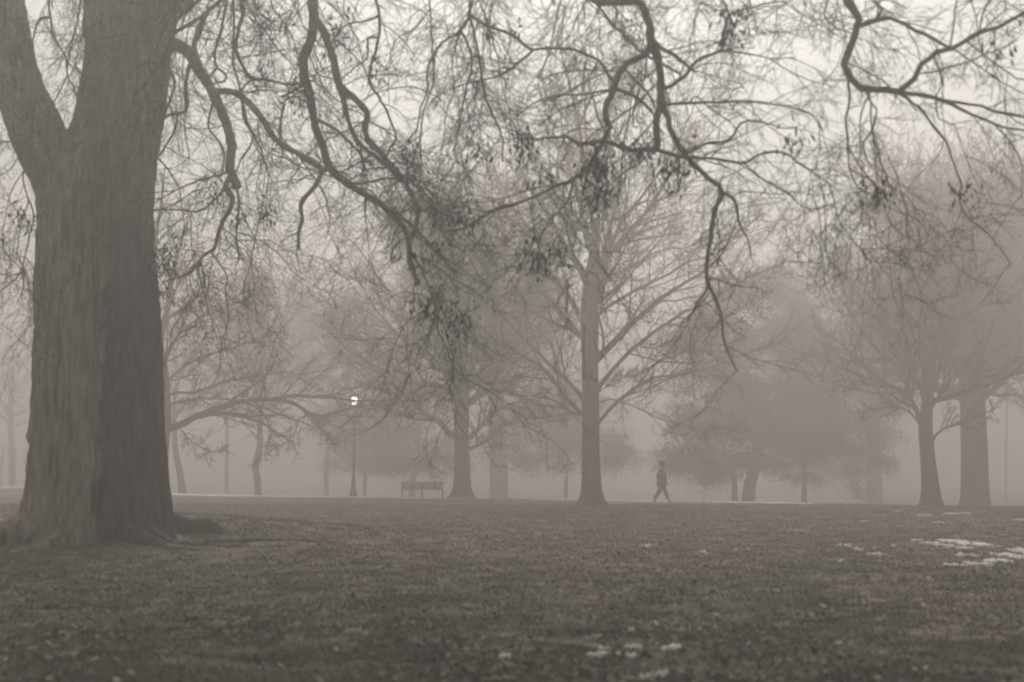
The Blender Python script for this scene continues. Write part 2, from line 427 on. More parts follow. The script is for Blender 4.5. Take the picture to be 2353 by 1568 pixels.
LS = lambda a, b, c: (lambda pl, t, r: pl * r.uniform(a, b, t.shape) * (1 - c * t))
LA = lambda a, b: (lambda pl, t, r: r.uniform(a, b, t.shape))
def auto_limbs(rng, base, top_z, tr, n, zs, spread, up_, K_=7, lean=None):
    """limbs all round the trunk; lower ones reach out, upper ones rise"""
    out = []
    for k in range(n):
        f = (k + rng.random()) / n; z = zs[0] + (zs[1] - zs[0]) * f
        az = k * 2.4 + rng.uniform(-.5, .5); 
        L = spread * (1.05 - .55 * f) * rng.uniform(.8, 1.15) + (top_z - zs[1]) * .5 * f
        el = math.radians(rng.uniform(*up_) + 40 * f)
        d = np.array([math.cos(az) * math.cos(el), math.sin(az) * math.cos(el), math.sin(el)])
        p = np.array([base[0], base[1], z], float); P = [p]
        for s in range(6):
            d = unit(d + rng.normal(0, .13, 3) + np.array([0, 0, .07])); p = p + d * L / 6
            p[2] = min(p[2], top_z + .3); P.append(p)
        r = tr * rng.uniform(.3, .5) * (1.1 - .4 * f)
        out.append(resample(P, [r, r * .55, r * .18], .5, .02, rng))
    return out
def build_tree(label, trunk, trunk_w, Y, limbs, seed, cfg, group=None, name="bare_tree", cat="tree", flare=.25, fh=.35, sep_limbs=False, base_z=None, mat_=None, extra=None, amp=.05):
    r = np.random.default_rng(seed)
    P = [up(px, py, Y) for (px, py) in trunk]
    g0 = gzf(P[0][0], P[0][1]); P[0][2] = g0 - .12
    root = thing(name, (float(P[0][0]), Y, g0), label, cat, group)
    R = [w / 2 * mpp(Y) for w in trunk_w]
    put("trunk", trunk_mesh(P, R, flare, fh, seed=seed, amp=amp), mat_ or M_barkf, root)
    L = limbs(r) if callable(limbs) else limbs
    A = Acc()
    for (lp, lr) in L:
        if sep_limbs:
            B = Acc(); add_tubes(B, lp[None], lr[None], 10); put("limb", B, mat_ or M_barkf, root)
        else: add_tubes(A, lp[None], lr[None], 7)
    for (tp, trr, S) in twig_levels(L, r, cfg): add_tubes(A, tp, trr, S)
    if extra: extra(A, r, root)
    put("crown", A, M_twig, root)
    return root

UP = (0, 0, .10)
def cfg_fine(dens=1.0, rmin=.006, n1=13, n2=9, n3=8, trop=(0, 0, .07), wig=.13):
    return [dict(n=int(n1 * dens), L=LS(.30, .62, .5), ang=(28, 58), K=7, wig=wig, trop=trop, rf=.5, rmin=rmin * 2.2, S=4, t0=.12),
            dict(n=int(n2 * dens), L=LS(.30, .60, .45), ang=(25, 60), K=5, wig=wig, trop=trop, rf=.5, rmin=rmin * 1.4, t0=.08),
            dict(n=int(n3 * dens), L=LS(.35, .75, .4), ang=(22, 60), K=4, wig=wig * 1.3, trop=trop, rf=.6, rmin=rmin, t0=.08)]

# --- the tree in the middle
def T4(x, y): return (1040 + x * .35714, 480 + y * .35714)      # second zoom on the middle tree
Yc = 57
def mid_limbs(r):
    t = lambda *p: [T4(*q) for q in p]
    D = [(t((850,1330),(760,1250),(680,1150),(580,1020),(470,950),(330,880),(200,790),(80,700),(-60,560)), 34, 5, .25),
         (t((850,1250),(760,1130),(660,1040),(560,940),(440,820),(360,730),(270,560),(100,360),(-60,180)), 28, 4, -.35),
         (t((820,1330),(740,1290),(650,1230),(520,1205),(430,1195),(300,1175),(110,1155),(-60,1100)), 15, 4, .5),
         (t((830,1320),(720,1315),(640,1335),(560,1355),(480,1350),(400,1300)), 9, 3, -.5),
         (t((935,1380),(1010,1290),(1120,1190),(1230,1110),(1370,1070),(1560,1055),(1700,1000),(1820,965),(1960,910),(2070,840)), 24, 4, .2),
         (t((1200,1120),(1270,1030),(1330,975),(1440,945),(1540,880),(1640,780),(1760,700),(1910,630),(2000,560)), 16, 3, -.3),
         (t((935,1170),(980,1090),(1100,950),(1220,860),(1330,770),(1450,690),(1600,620),(1750,530),(1900,440),(2080,370),(2240,260)), 30, 5, .35),
         (t((940,680),(1050,600),(1180,520),(1300,460),(1400,420),(1520,340),(1680,290),(1800,200),(1900,110),(2000,30)), 24, 4, -.25),
         (t((950,650),(1060,520),(1170,390),(1250,310),(1340,190),(1400,90),(1480,0),(1560,-90)), 16, 4, .5),
         (t((1250,300),(1350,270),(1480,250),(1600,210),(1760,110),(1950,30)), 9, 3, .1),
         (t((970,490),(1060,420),(1180,350),(1270,300)), 9, 4, -.1),
         (t((930,1250),(1000,1220),(1090,1250),(1240,1300),(1400,1380),(1560,1410),(1800,1420)), 11, 3, .5),
         (t((940,1180),(1040,1110),(1120,1080),(1200,1060)), 8, 3, -.6),
         (t((1200,860),(1300,880),(1440,880),(1600,920),(1740,960)), 8, 3, .2),
         (t((815,680),(770,590),(700,510),(640,430),(600,330),(540,180),(520,40),(460,-120)), 27, 5, -.3),
         (t((850,490),(810,400),(770,290),(740,160),(690,0),(640,-160)), 18, 4, .3),
         (t((900,300),(880,180),(850,80),(800,-60),(740,-300),(700,-560),(690,-800)), 22, 4, .2),
         (t((920,340),(905,200),(900,60),(880,-200),(860,-460),(850,-760),(840,-1000)), 31, 5, -.1),
         (t((960,420),(970,300),(1000,160),(1040,20),(1080,-160),(1100,-400),(1150,-700),(1180,-1000)), 33, 5, .15),
         (t((980,330),(1040,180),(1100,60),(1200,-60),(1330,-230),(1450,-420),(1540,-620),(1640,-860)), 28, 4, -.2),
         (t((1060,140),(1140,10),(1250,-60),(1420,-240),(1600,-420),(1800,-620)), 18, 4, .3),
         (t((930,220),(960,120),(990,-60),(990,-280),(1010,-560),(1000,-820)), 20, 4, .4),
         (t((870,200),(800,60),(700,-120),(560,-300),(430,-480),(330,-640)), 20, 4, -.4),
         (t((640,430),(520,330),(380,220),(240,60),(120,-120)), 14, 4, -.2),
         (t((540,180),(430,40),(330,-140),(240,-330)), 14, 4, .3)]
    L = [limb_from(p, Yc, w * .36, q * .36, s, None, r, .025) for (p, w, q, s) in D]
    b = up(1357, 900, Yc)
    # limbs towards and away from the camera
    L += auto_limbs(r, (b[0], Yc), 18.5, .38, 9, (5.0, 12.5), 7, (22, 40))
    return L
cf = [dict(n=15, L=LS(.22, .52, .5), ang=(28, 55), K=8, wig=.12, trop=(0, 0, .06), rf=.45, rmin=.015, S=4, t0=.1),
      dict(n=9, L=LS(.30, .60, .45), ang=(25, 60), K=6, wig=.15, trop=(0, 0, .04), rf=.5, rmin=.009, t0=.08),
      dict(n=8, L=LS(.35, .75, .4), ang=(25, 60), K=4, wig=.18, trop=(0, 0, .02), rf=.6, rmin=.006, t0=.08)]
build_tree('tall bare tree rising from the middle of the lawn, darkest of the far trees', [(1360, 1172), (1359, 1110), (1357, 1040), (1357, 950), (1356, 850), (1355, 720), (1358, 660), (1368, 560), (1372, 500)],
           [46, 44, 41, 39, 38, 43, 38, 26, 12], Yc, mid_limbs, 11, cf, sep_limbs=True, flare=.42, fh=.3)

# --- the tree behind it to the left, beside the bench
def T5(x, y): return (704 + x * .3332, 768 + y * .3332)
def left_mid_limbs(r):
    t = lambda *p: [T5(*q) for q in p]; Yd = 76
    D = [(t((1010,700),(930,620),(800,530),(650,390),(480,250),(330,110),(200,-30)), 45, 9, .3),
         (t((1130,790),(1270,715),(1380,610),(1500,560)), 26, 8, -.4),
         (t((1130,720),(1220,610),(1300,470),(1360,330)), 34, 8, .5),
         (t((1040,430),(900,350),(720,340),(600,290),(430,200),(300,120),(120,-60)), 40, 8, -.2),
         (t((1010,400),(880,400),(700,420),(560,400),(400,370),(250,380)), 26, 6, .4),
         (t((1040,350),(860,190),(700,70),(540,-100),(420,-260),(300,-500)), 36, 8, .4),
         (t((1060,330),(960,120),(850,-100),(780,-350),(700,-650)), 44, 9, -.3),
         (t((1070,380),(1070,100),(1060,-200),(1030,-500),(1010,-850)), 60, 10, .1),
         (t((1090,350),(1180,100),(1280,-150),(1370,-450),(1420,-800)), 46, 8, -.2),
         (t((1100,380),(1250,200),(1420,20),(1560,-200),(1660,-460)), 36, 8, .3),
         (t((1110,480),(1260,390),(1440,300),(1580,240)), 26, 7, -.5),
         (t((1020,300),(800,100),(560,-60),(350,-200),(150,-300)), 30, 7, .5)]
    L = [limb_from(p, Yd, w * .333, q * .333, s, None, r, .03) for (p, w, q, s) in D]
    b = up(1062, 900, Yd); return L + auto_limbs(r, (b[0], Yd), 17.5, .4, 26, (4.5, 12), 9.5, (12, 35))
build_tree('grey bare tree with a flared foot standing just right of the park bench', [(1062, 1146), (1062, 1100), (1061, 1040), (1060, 980), (1062, 900), (1064, 800)],
           [42, 36, 33, 34, 38, 30], 76, left_mid_limbs, 23, cfg_fine(1.05, .008), sep_limbs=True, flare=.5, fh=.3)

# --- the tree mostly hidden behind the old trunk, with the long arching limb
def T6(x, y): return (x * .4081, 608 + y * .4081)
def arch_limbs(r):
    t = lambda *p: [T6(*q) for q in p]; Yd = 64
    D = [(t((920,960),(950,932),(1040,888),(1150,838),(1280,792),(1400,768),(1550,757),(1650,780),(1740,838),(1830,850),(1921,822),(2020,800)), 46, 10, .15),
         (t((1530,757),(1650,738),(1750,744),(1900,752),(2080,770),(2250,760)), 22, 6, -.2),
         (t((1700,815),(1780,880),(1830,960),(1880,1000)), 12, 5, .1),
         (t((1740,840),(1680,880),(1660,960),(1560,1030),(1480,1070)), 9, 4, .3),
         (t((915,745),(1000,722),(1100,720),(1200,682),(1350,640),(1500,616),(1640,600)), 18, 6, .3),
         (t((915,800),(1000,770),(1120,755),(1350,762)), 16, 8, -.2),
         (t((900,730),(960,640),(1040,570),(1150,520),(1300,470),(1450,430)), 18, 5, .4),
         (t((900,640),(950,500),(1010,380),(1080,230),(1160,80)), 22, 5, -.3),
         (t((890,600),(960,450),(1080,330),(1220,250),(1400,190)), 18, 5, .5),
         (t((890,560),(920,350),(960,150),(1000,-60),(1080,-300)), 34, 7, .1),
         (t((870,560),(850,300),(860,0),(900,-300),(930,-560)), 46, 8, .2),
         (t((860,600),(740,400),(620,200),(520,0)), 30, 7, .3),
         (t((860,800),(700,700),(520,620),(380,560)), 26, 6, .5),
         (t((1000,900),(1080,1000),(1160,1040),(1250,1060)), 7, 3, .3)]
    return [limb_from(p, Yd, w * .408, q * .408, s, None, r, .02) for (p, w, q, s) in D]
build_tree('slender tree half hidden behind the old trunk, one long limb arching right', [(372, 1150), (374, 1080), (380, 1000), (383, 960), (378, 880), (368, 800)],
           [26, 22, 21, 20, 24, 18], 64, arch_limbs, 37, cfg_fine(.95, .007, wig=.16, trop=(0, 0, .03)), flare=.15)

# --- right side
def T7(x, y): return (1760 + x * .6124, 240 + y * .6124)
def right_limbs(r):
    t = lambda *p: [T7(*q) for q in p]; Yd = 59
    D = [(t((582,1200),(545,1110),(480,1060),(430,1040),(380,1025),(310,1000),(230,955)), 22, 5, .2),
         (t((545,1110),(520,1000),(470,900),(410,800),(340,700)), 18, 4, -.3),
         (t((575,1195),(520,1140),(450,1140),(380,1150),(350,1160)), 9, 4, .4),
         (t((605,1160),(598,1050),(590,900),(583,750),(575,600),(570,430)), 26, 5, .1),
         (t((600,1130),(560,1000),(530,860),(500,720),(470,560)), 18, 4, -.4),
         (t((612,1130),(640,1010),(680,890),(730,760),(770,620)), 20, 4, .3),
         (t((615,1150),(660,1070),(720,1000),(790,930)), 12, 4, .5),
         (t((625,1265),(650,1225),(700,1205),(760,1180),(850,1150)), 11, 4, -.3),
         (t((600,1080),(640,930),(650,780),(660,600)), 16, 4, .4),
         (t((430,1040),(350,960),(260,880),(180,830)), 10, 4, .6),
         (t((500,1080),(400,1080),(300,1060),(200,1040)), 9, 4, -.5)]
    L = [limb_from(p, Yd, w * .612, q * .612, s, None, r, .02) for (p, w, q, s) in D]
    b = up(2130, 900, Yd); return L + auto_limbs(r, (b[0], Yd), 12.5, .3, 9, (4.2, 8), 6.0, (15, 40))
build_tree('bare tree leaning slightly left, just in front of the thickest far trunk', [(2141, 1172), (2137, 1110), (2131, 1040), (2127, 985), (2130, 920), (2128, 860)],
           [44, 38, 33, 32, 24, 18], 59, right_limbs, 41, cfg_fine(.88, .007), sep_limbs=True, flare=.2)
def dome_limbs(cx, Y, top, tr, n, zs, spread, up_, seed=0):
    def f(r):
        b = up(cx, 900, Y); L = auto_limbs(r, (b[0], Y), top, tr, n, zs, spread, up_)
        return L
    return f
build_tree('broad tree with the thickest far trunk and a tall domed crown at far right', [(2242, 1172), (2240, 1100), (2238, 1020), (2234, 900), (2232, 760), (2232, 600)],
           [66, 60, 58, 56, 46, 24], 84, dome_limbs(2234, 84, 18.6, .5, 56, (5.0, 14.0), 12.5, (0, 28)), 43, cfg_fine(1.0, .010, 15, 10, 9), flare=.6, fh=.4)

# far rows: pale with fog
FAR = [ # label, trunk pts, widths, Y, top z, n limbs, (z range), spread, dens
 ('faint bare tree leaning left beside the old trunk', [(420, 1140), (414, 1090), (404, 1040), (400, 980), (402, 900)], [17, 15, 13, 11, 7], 98, 10, 10, (3.5, 7.5), 4.5, .8),
 ('thin upright tree fading in the fog right of the leaning one', [(521, 1140), (521, 1080), (522, 1000), (520, 900)], [10, 9, 8, 5], 138, 13, 9, (5, 9), 4.5, .8),
 ('bent bare tree with a kinked trunk left of the street lamp', [(596, 1140), (591, 1100), (587, 1070), (594, 1043), (598, 1010), (596, 960), (595, 880)], [16, 15, 17, 14, 12, 11, 7], 100, 14, 22, (4.5, 11), 9, 1.0),
 ('wide pale trunk fading between the bench tree and the middle tree', [(1146, 1158), (1146, 1080), (1143, 1000), (1140, 800), (1140, 560)], [44, 38, 36, 30, 18], 132, 18.8, 34, (8, 15), 13, 1.0),
 ('pale trunk forking high at right behind the evergreens', [(2010, 1165), (2010, 1100), (2006, 1040), (2010, 900)], [36, 32, 32, 22], 132, 17, 22, (7.5, 14), 9, 1.0),
 ('faint slim tree at the right edge behind the thick trunk', [(2312, 1165), (2312, 1060), (2314, 900), (2312, 700)], [5, 5, 5, 4], 150, 17, 16, (8, 14), 8, .8),
 ('faint bare tree at the left edge beyond the saplings', [(30, 1125), (28, 1050), (24, 950), (26, 850)], [17, 15, 13, 8], 150, 15, 12, (5, 11), 6.5, .8),
 ('faint tree behind the lamp with a crown above it', [(752, 1145), (750, 1080), (756, 1000), (756, 880)], [12, 11, 10, 7], 138, 17, 30, (6, 13), 12, 1.0),
]
for i, (lab, tp, tw, Yd, top, n, zs, spr, dn) in enumerate(FAR):
    build_tree(lab, tp, tw, Yd, dome_limbs(tp[-2][0], Yd, min(top, 17), tw[0] / 2 * mpp(Yd) * .8, n, zs, spr, (10, 32)), 60 + i,
               cfg_fine(dn, .011, 11, 8, 7), group='trees fading in the far fog', flare=.1)

# evergreens with low drooping foliage
def foliage(cents, n, spread, size=(.05, .13)):
    def f(A_, r, root):
        A = Acc()
        for (px, py, Yd, rx, rz, w) in cents:
            m = int(n * w); c = up(px, py, Yd); sx = rx * mpp(Yd); sz = rz * mpp(Yd)
            # leaf sprays gathered in clumps over a droopy outline
            nc = max(6, int(26 * w)); ca = r.random(nc) * 6.283; cr = np.sqrt(r.random(nc))
            cc = np.stack([c[0] + sx * cr * np.cos(ca), Yd + r.normal(0, .8, nc) * max(sx, .6) * .6, c[2] + sz * cr * np.sin(ca)], 1)
            ns = nc * 14; kc = r.integers(0, nc, ns); sd_ = unit(r.normal(0, 1, (ns, 3)) * [1, 1, .55] + [0, 0, -.12]); so = cc[kc] + r.normal(0, .12, (ns, 3))
            sl = r.uniform(.35, 1.15, ns) * spread * 1.5; k = r.integers(0, ns, m); q = r.random(m) ** .7
            p = so[k] + sd_[k] * (sl[k] * q)[:, None] + r.normal(0, .07, (m, 3)); p[:, 2] -= .35 * (sl[k] * q) ** 2
            u = unit(r.normal(0, 1, (m, 3)) + [0, 0, -.6]); v = unit(np.cross(u, r.normal(0, 1, (m, 3))))
            s = r.uniform(*size, m)[:, None]
            V = np.stack([p, p + u * s + v * s * .35, p + u * s * 2, p + u * s - v * s * .35], 1)
            A.add(V, q=np.arange(m)[:, None] * 4 + np.arange(4)[None])
        put("foliage", A, M_green, root, smooth=False)
    return f
def clumpfill(x0, x1, y0, y1, n, Yd, rx, rz, seed, w=1.0, edge=None):
    r = np.random.default_rng(seed); out = []
    while len(out) < n:
        x = r.uniform(x0, x1); y = r.uniform(y0, y1)
        u = (x - (x0 + x1) / 2) / ((x1 - x0) / 2); lim = y0 + (y1 - y0) * (1 - math.sqrt(max(0, 1 - u * u)) )
        if y < lim: continue
        out.append((x, y, Yd + r.normal(0, 1.6), rx * r.uniform(.6, 1.3), rz * r.uniform(.6, 1.2), w))
    return out
few = cfg_fine(.8, .012, 9, 7, 6)
EV = [
 ('dense drooping evergreen with a thick trunk leaning right, walker to its left', [(1718, 1165), (1722, 1120), (1732, 1080), (1742, 1030), (1748, 900)], [32, 28, 25, 22, 12], 96,
   clumpfill(1535, 1925, 620, 1070, 95, 96, 48, 36, 1, .8) + [(1640, 1085, 96, 20, 10, .6), (1628, 1100, 96, 16, 8, .5), (1650, 1070, 96, 24, 10, .6), (1560, 1050, 96, 26, 8, .5), (1600, 1060, 96, 30, 10, .6), (1530, 1040, 96, 12, 6, .2), (1700, 1060, 96, 40, 10, .6), (1790, 1065, 96, 40, 8, .6)]),
 ('small forked evergreen with a slim trunk left of the thick leaning one', [(1688, 1165), (1688, 1120), (1684, 1090), (1674, 1060), (1660, 1010)], [16, 14, 12, 9, 6], 93, 
   clumpfill(1600, 1760, 850, 1060, 14, 93, 34, 24, 2) + [(1700, 1058, 93, 24, 7, .4)]),
 ('small evergreen with low ragged sprays round its thin straight trunk', [(1848, 1160), (1848, 1110), (1848, 1070), (1846, 980)], [14, 12, 10, 6], 104,
   clumpfill(1780, 2090, 740, 1070, 60, 104, 40, 28, 3, .8) + [(1850, 1095, 104, 44, 7, .7), (1880, 1102, 104, 28, 7, .5), (1810, 1092, 104, 28, 5, .4), (1960, 1085, 104, 30, 9, .6), (1965, 1110, 104, 10, 12, .4), (1975, 1128, 104, 14, 6, .35), (1940, 1075, 104, 26, 8, .5), (2040, 1060, 104, 16, 8, .3)]),
 ('dark round-crowned tree on a forked trunk behind the park bench', [(946, 1158), (948, 1110), (954, 1085), (960, 1050), (960, 980)], [17, 15, 15, 12, 8], 114,
   clumpfill(790, 1060, 860, 1075, 44, 114, 38, 24, 4, .8) + [(930, 1065, 104, 50, 10, .7), (1000, 1052, 104, 30, 8, .5), (860, 1060, 104, 34, 8, .5)]),
 ('low dark evergreen left of the lamp post in the fog', [(838, 1150), (838, 1110), (842, 1070), (842, 1000)], [9, 8, 7, 5], 122,
   clumpfill(690, 900, 930, 1080, 26, 122, 34, 24, 5, .7) + [(770, 1068, 112, 36, 12, .5)]),
 ('dark evergreen crown on a thin trunk against the middle tree', [(1300, 1160), (1300, 1120), (1302, 1095), (1306, 1050), (1306, 1000)], [10, 9, 8, 7, 5], 108,
   clumpfill(1130, 1450, 880, 1070, 46, 108, 40, 26, 6, .8) + [(1215, 1062, 98, 34, 8, .5), (1390, 1055, 98, 34, 10, .5), (1290, 1070, 98, 40, 6, .5)]),
]
for i, (lab, tp, tw, Yd, cents) in enumerate(EV):
    top = up(tp[-1][0], tp[-1][1], Yd)[2]
    build_tree(lab, tp, tw, Yd, dome_limbs(tp[-1][0], Yd, top + 1, tw[0] / 2 * mpp(Yd) * .7, 9, (top * .4, top), 3.2, (5, 30)), 80 + i, few,
               group='evergreens in the far fog', name="evergreen_tree", flare=.08, extra=foliage(cents, 2600 if i == 0 else 1500, .75, (.045, .10)))

# young saplings at the left edge
for i, (px, lab) in enumerate([(3, 'thin young sapling at the left edge of the lawn'), (27, 'thin young sapling, middle of the three at the left edge'), (60, 'thin young sapling nearest the old trunk on its left')]):
    r = np.random.default_rng(200 + i); x, y = ground_at(px, 1112); y = 100 + i; x = up(px, 1112, y)[0]; z = gzf(x, y)
    root = thing("sapling", (x, y, z), lab, 'sapling', 'saplings at the left edge of the lawn')
    P = np.array([[x, y, z - .05], [x + .02, y, z + .9], [x - .03, y, z + 1.7], [x + .02, y, z + 2.6]])
    P, R = resample(P, [.035, .012], .2, .01, r)
    B = Acc(); add_tubes(B, P[None], R[None], 8); put("trunk", B, M_twig, root)
    B = Acc()
    for (a, b, S) in twig_levels([(P, R)], r, [dict(n=9, L=LA(.35, .8), ang=(25, 50), K=5, wig=.12, trop=UP, rmin=.012, t0=.35), dict(n=5, L=LA(.15, .35), ang=(25, 50), K=4, wig=.12, trop=UP, rmin=.008, t0=.2)]): add_tubes(B, a, b, S)
    put("crown", B, M_twig, root)

# ------------------------------------------------------------------ the old tree in the foreground
YT = 27.0
bx = up(225, 1200, YT)
old = thing("old_tree", (float(bx[0]), YT, gzf(bx[0], YT)), 'massive old tree with forked fissured trunk at left, gnarled boughs overhanging the lawn', 'tree')
def fiss(th, z, seed):
    """deep vertical bark ridges"""
    w = .35 * noise(np.cos(th) * 2 + 5, z * .7, np.sin(th) * 2, seed=seed)
    a = th * 1.0 + w * .35
    r1 = 1 - np.abs(noise(np.cos(a) * 13, z * .55, np.sin(a) * 13, seed=seed + 1)) * 2
    r2 = 1 - np.abs(noise(np.cos(a) * 30, z * 1.6, np.sin(a) * 30, seed=seed + 2)) * 2
    r3 = noise(np.cos(a) * 60, z * 7, np.sin(a) * 60, seed=seed + 3)
    r4 = noise(np.cos(a) * 22, z * 3.2, np.sin(a) * 22, seed=seed + 4)
    return .6 * r1 + .45 * r2 + .3 * r3 + .4 * r4
def big_stem(rings, S, seed, foot=True, depth=.92, y_off=0.0, amp=.055):
    """rings: (photo y, centre x, half width) from the ground up, at the tree's distance"""
    rings = np.array(rings, float)
    yy = np.linspace(rings[0, 0], rings[-1, 0], 520); s = np.sign(rings[-1, 0] - rings[0, 0])
    cx = np.interp(yy * s, rings[:, 0] * s, rings[:, 1]); hw = np.interp(yy * s, rings[:, 0] * s, rings[:, 2])
    ker = np.hanning(31); ker /= ker.sum()
    sm = lambda q: np.convolve(np.pad(q, 15, 'edge'), ker, 'valid')
    cx, hw = sm(cx), sm(hw)
    C = np.array([up(a, b, YT) for a, b in zip(cx, yy)]); r = hw * mpp(YT)
    th = np.arange(S) * 2 * math.pi / S
    TH, Z_ = np.meshgrid(th, C[:, 2])
    shape = 1 + .035 * np.cos(3 * TH + 1.0) + .03 * np.cos(5 * TH + 2 + .1 * Z_)
    # the fold down the front: two faces meeting in a ridge left of the middle
    d = (TH - math.radians(275) + math.pi) % (2 * math.pi) - math.pi
    st = 1 / (1 + np.exp(-(d - .06 - .03 * np.sin(Z_ * 1.3)) / .025)); shape += .04 * np.exp(-(np.abs(d) / .3)) * (1 - st) - .17 * st * np.exp(-(np.maximum(d, 0) / .75) ** 2)
    shape -= .11 * np.exp(-((d - .10 - .03 * np.sin(Z_ * 1.3)) / .07) ** 2)
    for (an, w_, am) in ((232, .06, .05), (248, .05, .035), (214, .07, .05), (318, .06, .05), (335, .05, .04), (196, .05, .03), (303, .04, .02)):
        e = (TH - math.radians(an) - .05 * np.sin(Z_ * .9 + an) + math.pi) % (2 * math.pi) - math.pi
        shape -= am * np.exp(-(e / w_) ** 2) * (.6 + .4 * np.sin(Z_ * 1.1 + an))
    rr = r[:, None] * shape
    h = Z_ - C[0, 2]
    if foot:
        lob = np.zeros_like(TH)
        for (an, w, am) in [(262, .16, .55), (300, .2, .8), (232, .18, .7), (200, .22, .75), (340, .22, .9), (20, .25, .9), (60, .3, .6), (120, .3, .6), (160, .3, .7), (283, .09, .35)]:
            e = (TH - math.radians(an) + math.pi) % (2 * math.pi) - math.pi
            lob += am * np.exp(-(e / w) ** 2)
        rr += .42 * lob * np.exp(-h / .34) + .10 * lob * np.exp(-h / 1.0) - .03
    rr += amp * fiss(TH, Z_, seed) * 1.15
    V = np.stack([C[:, 0, None] + rr * np.cos(TH), YT + y_off + rr * depth * np.sin(TH), Z_], -1)
    n = len(C); i = np.arange(n - 1)[:, None] * S; j = np.arange(S)[None]; j2 = (j + 1) % S
    A = Acc(); A.add(V, q=np.stack([i + j, i + j2, i + S + j2, i + S + j], -1)); return A
MAIN = [(1285, 222, 172), (1240, 222, 170), (1200, 224, 166), (1150, 228, 160), (1100, 231, 155), (1000, 229, 149), (900, 229, 144), (800, 230, 141), (700, 228, 139), (600, 224, 132), (500, 222, 129), (440, 224, 131),
        (400, 229, 128), (360, 246, 117), (300, 268, 103), (250, 281, 99), (150, 294, 96), (60, 301, 102), (0, 302, 106), (-60, 306, 106), (-160, 318, 88)]
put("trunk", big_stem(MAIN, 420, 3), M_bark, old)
LEFT = [(470, 165, 66), (420, 148, 66), (380, 126, 68), (330, 104, 66), (280, 82, 62), (230, 62, 57), (180, 42, 52), (100, 26, 48), (0, 4, 52), (-60, -12, 52), (-200, -60, 46)]
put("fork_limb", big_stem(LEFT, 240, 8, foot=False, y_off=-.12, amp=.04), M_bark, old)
# surface roots
for pts, w0, w1 in [([(-6.9, 27.4, .30), (-6.5, 27.5, .12), (-6.15, 27.5, .06), (-5.9, 27.6, .10), (-5.5, 27.7, -.12)], .28, .15),
                    ([(-7.0, 26.4, .3), (-6.3, 26.2, -.02), (-5.6, 26.0, -.05), (-4.9, 26.1, -.05), (-4.2, 26.5, -.08)], .20, .04),
                    ([(-7.0, 26.2, .15), (-6.3, 25.7, -.02), (-5.6, 25.2, -.05), (-4.9, 25.0, -.09)], .18, .05),
                    ([(-8.6, 26.2, .3), (-9.5, 25.7, .08), (-10.3, 25.3, .0), (-11, 25.2, -.08)], .3, .1),
                    ([(-8.6, 27.4, .4), (-9.6, 27.8, .1), (-10.6, 28.3, .0), (-11.5, 28.6, -.06)], .3, .08),
                    ([(-5.6, 26.3, -.02), (-4.9, 26.8, -.01), (-4.0, 27.2, -.03), (-2.6, 27.3, -.06)], .09, .04),
                    ([(-8.1, 26.0, .2), (-8.2, 25.3, .03), (-8.5, 24.7, -.03), (-8.6, 24.1, -.08)], .22, .06)]:
    P = [(x, y, gzf(x, y) + h) for (x, y, h) in pts]
    P, R = resample(P, [w0, (w0 + w1) / 2.4, w1], .08, .012, np.random.default_rng(int(w0 * 1000)))
    R = R * (1 + .22 * fbm(np.arange(len(R)) * .25, np.full(len(R), w0 * 31), seed=5))
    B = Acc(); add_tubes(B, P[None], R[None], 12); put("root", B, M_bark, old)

def Z1(x, y): return (x * .38773, y * .38773)
def Z2(x, y): return (784 + x * .38773, y * .38773)
def Z3(x, y): return (1568 + x * .38775, y * .38775)
def ZP(x, y): return (x, y)
ZF = {1: (Z1, .38773), 2: (Z2, .38773), 3: (Z3, .38775), 4: (T6, .4081), 0: (ZP, 1.0)}
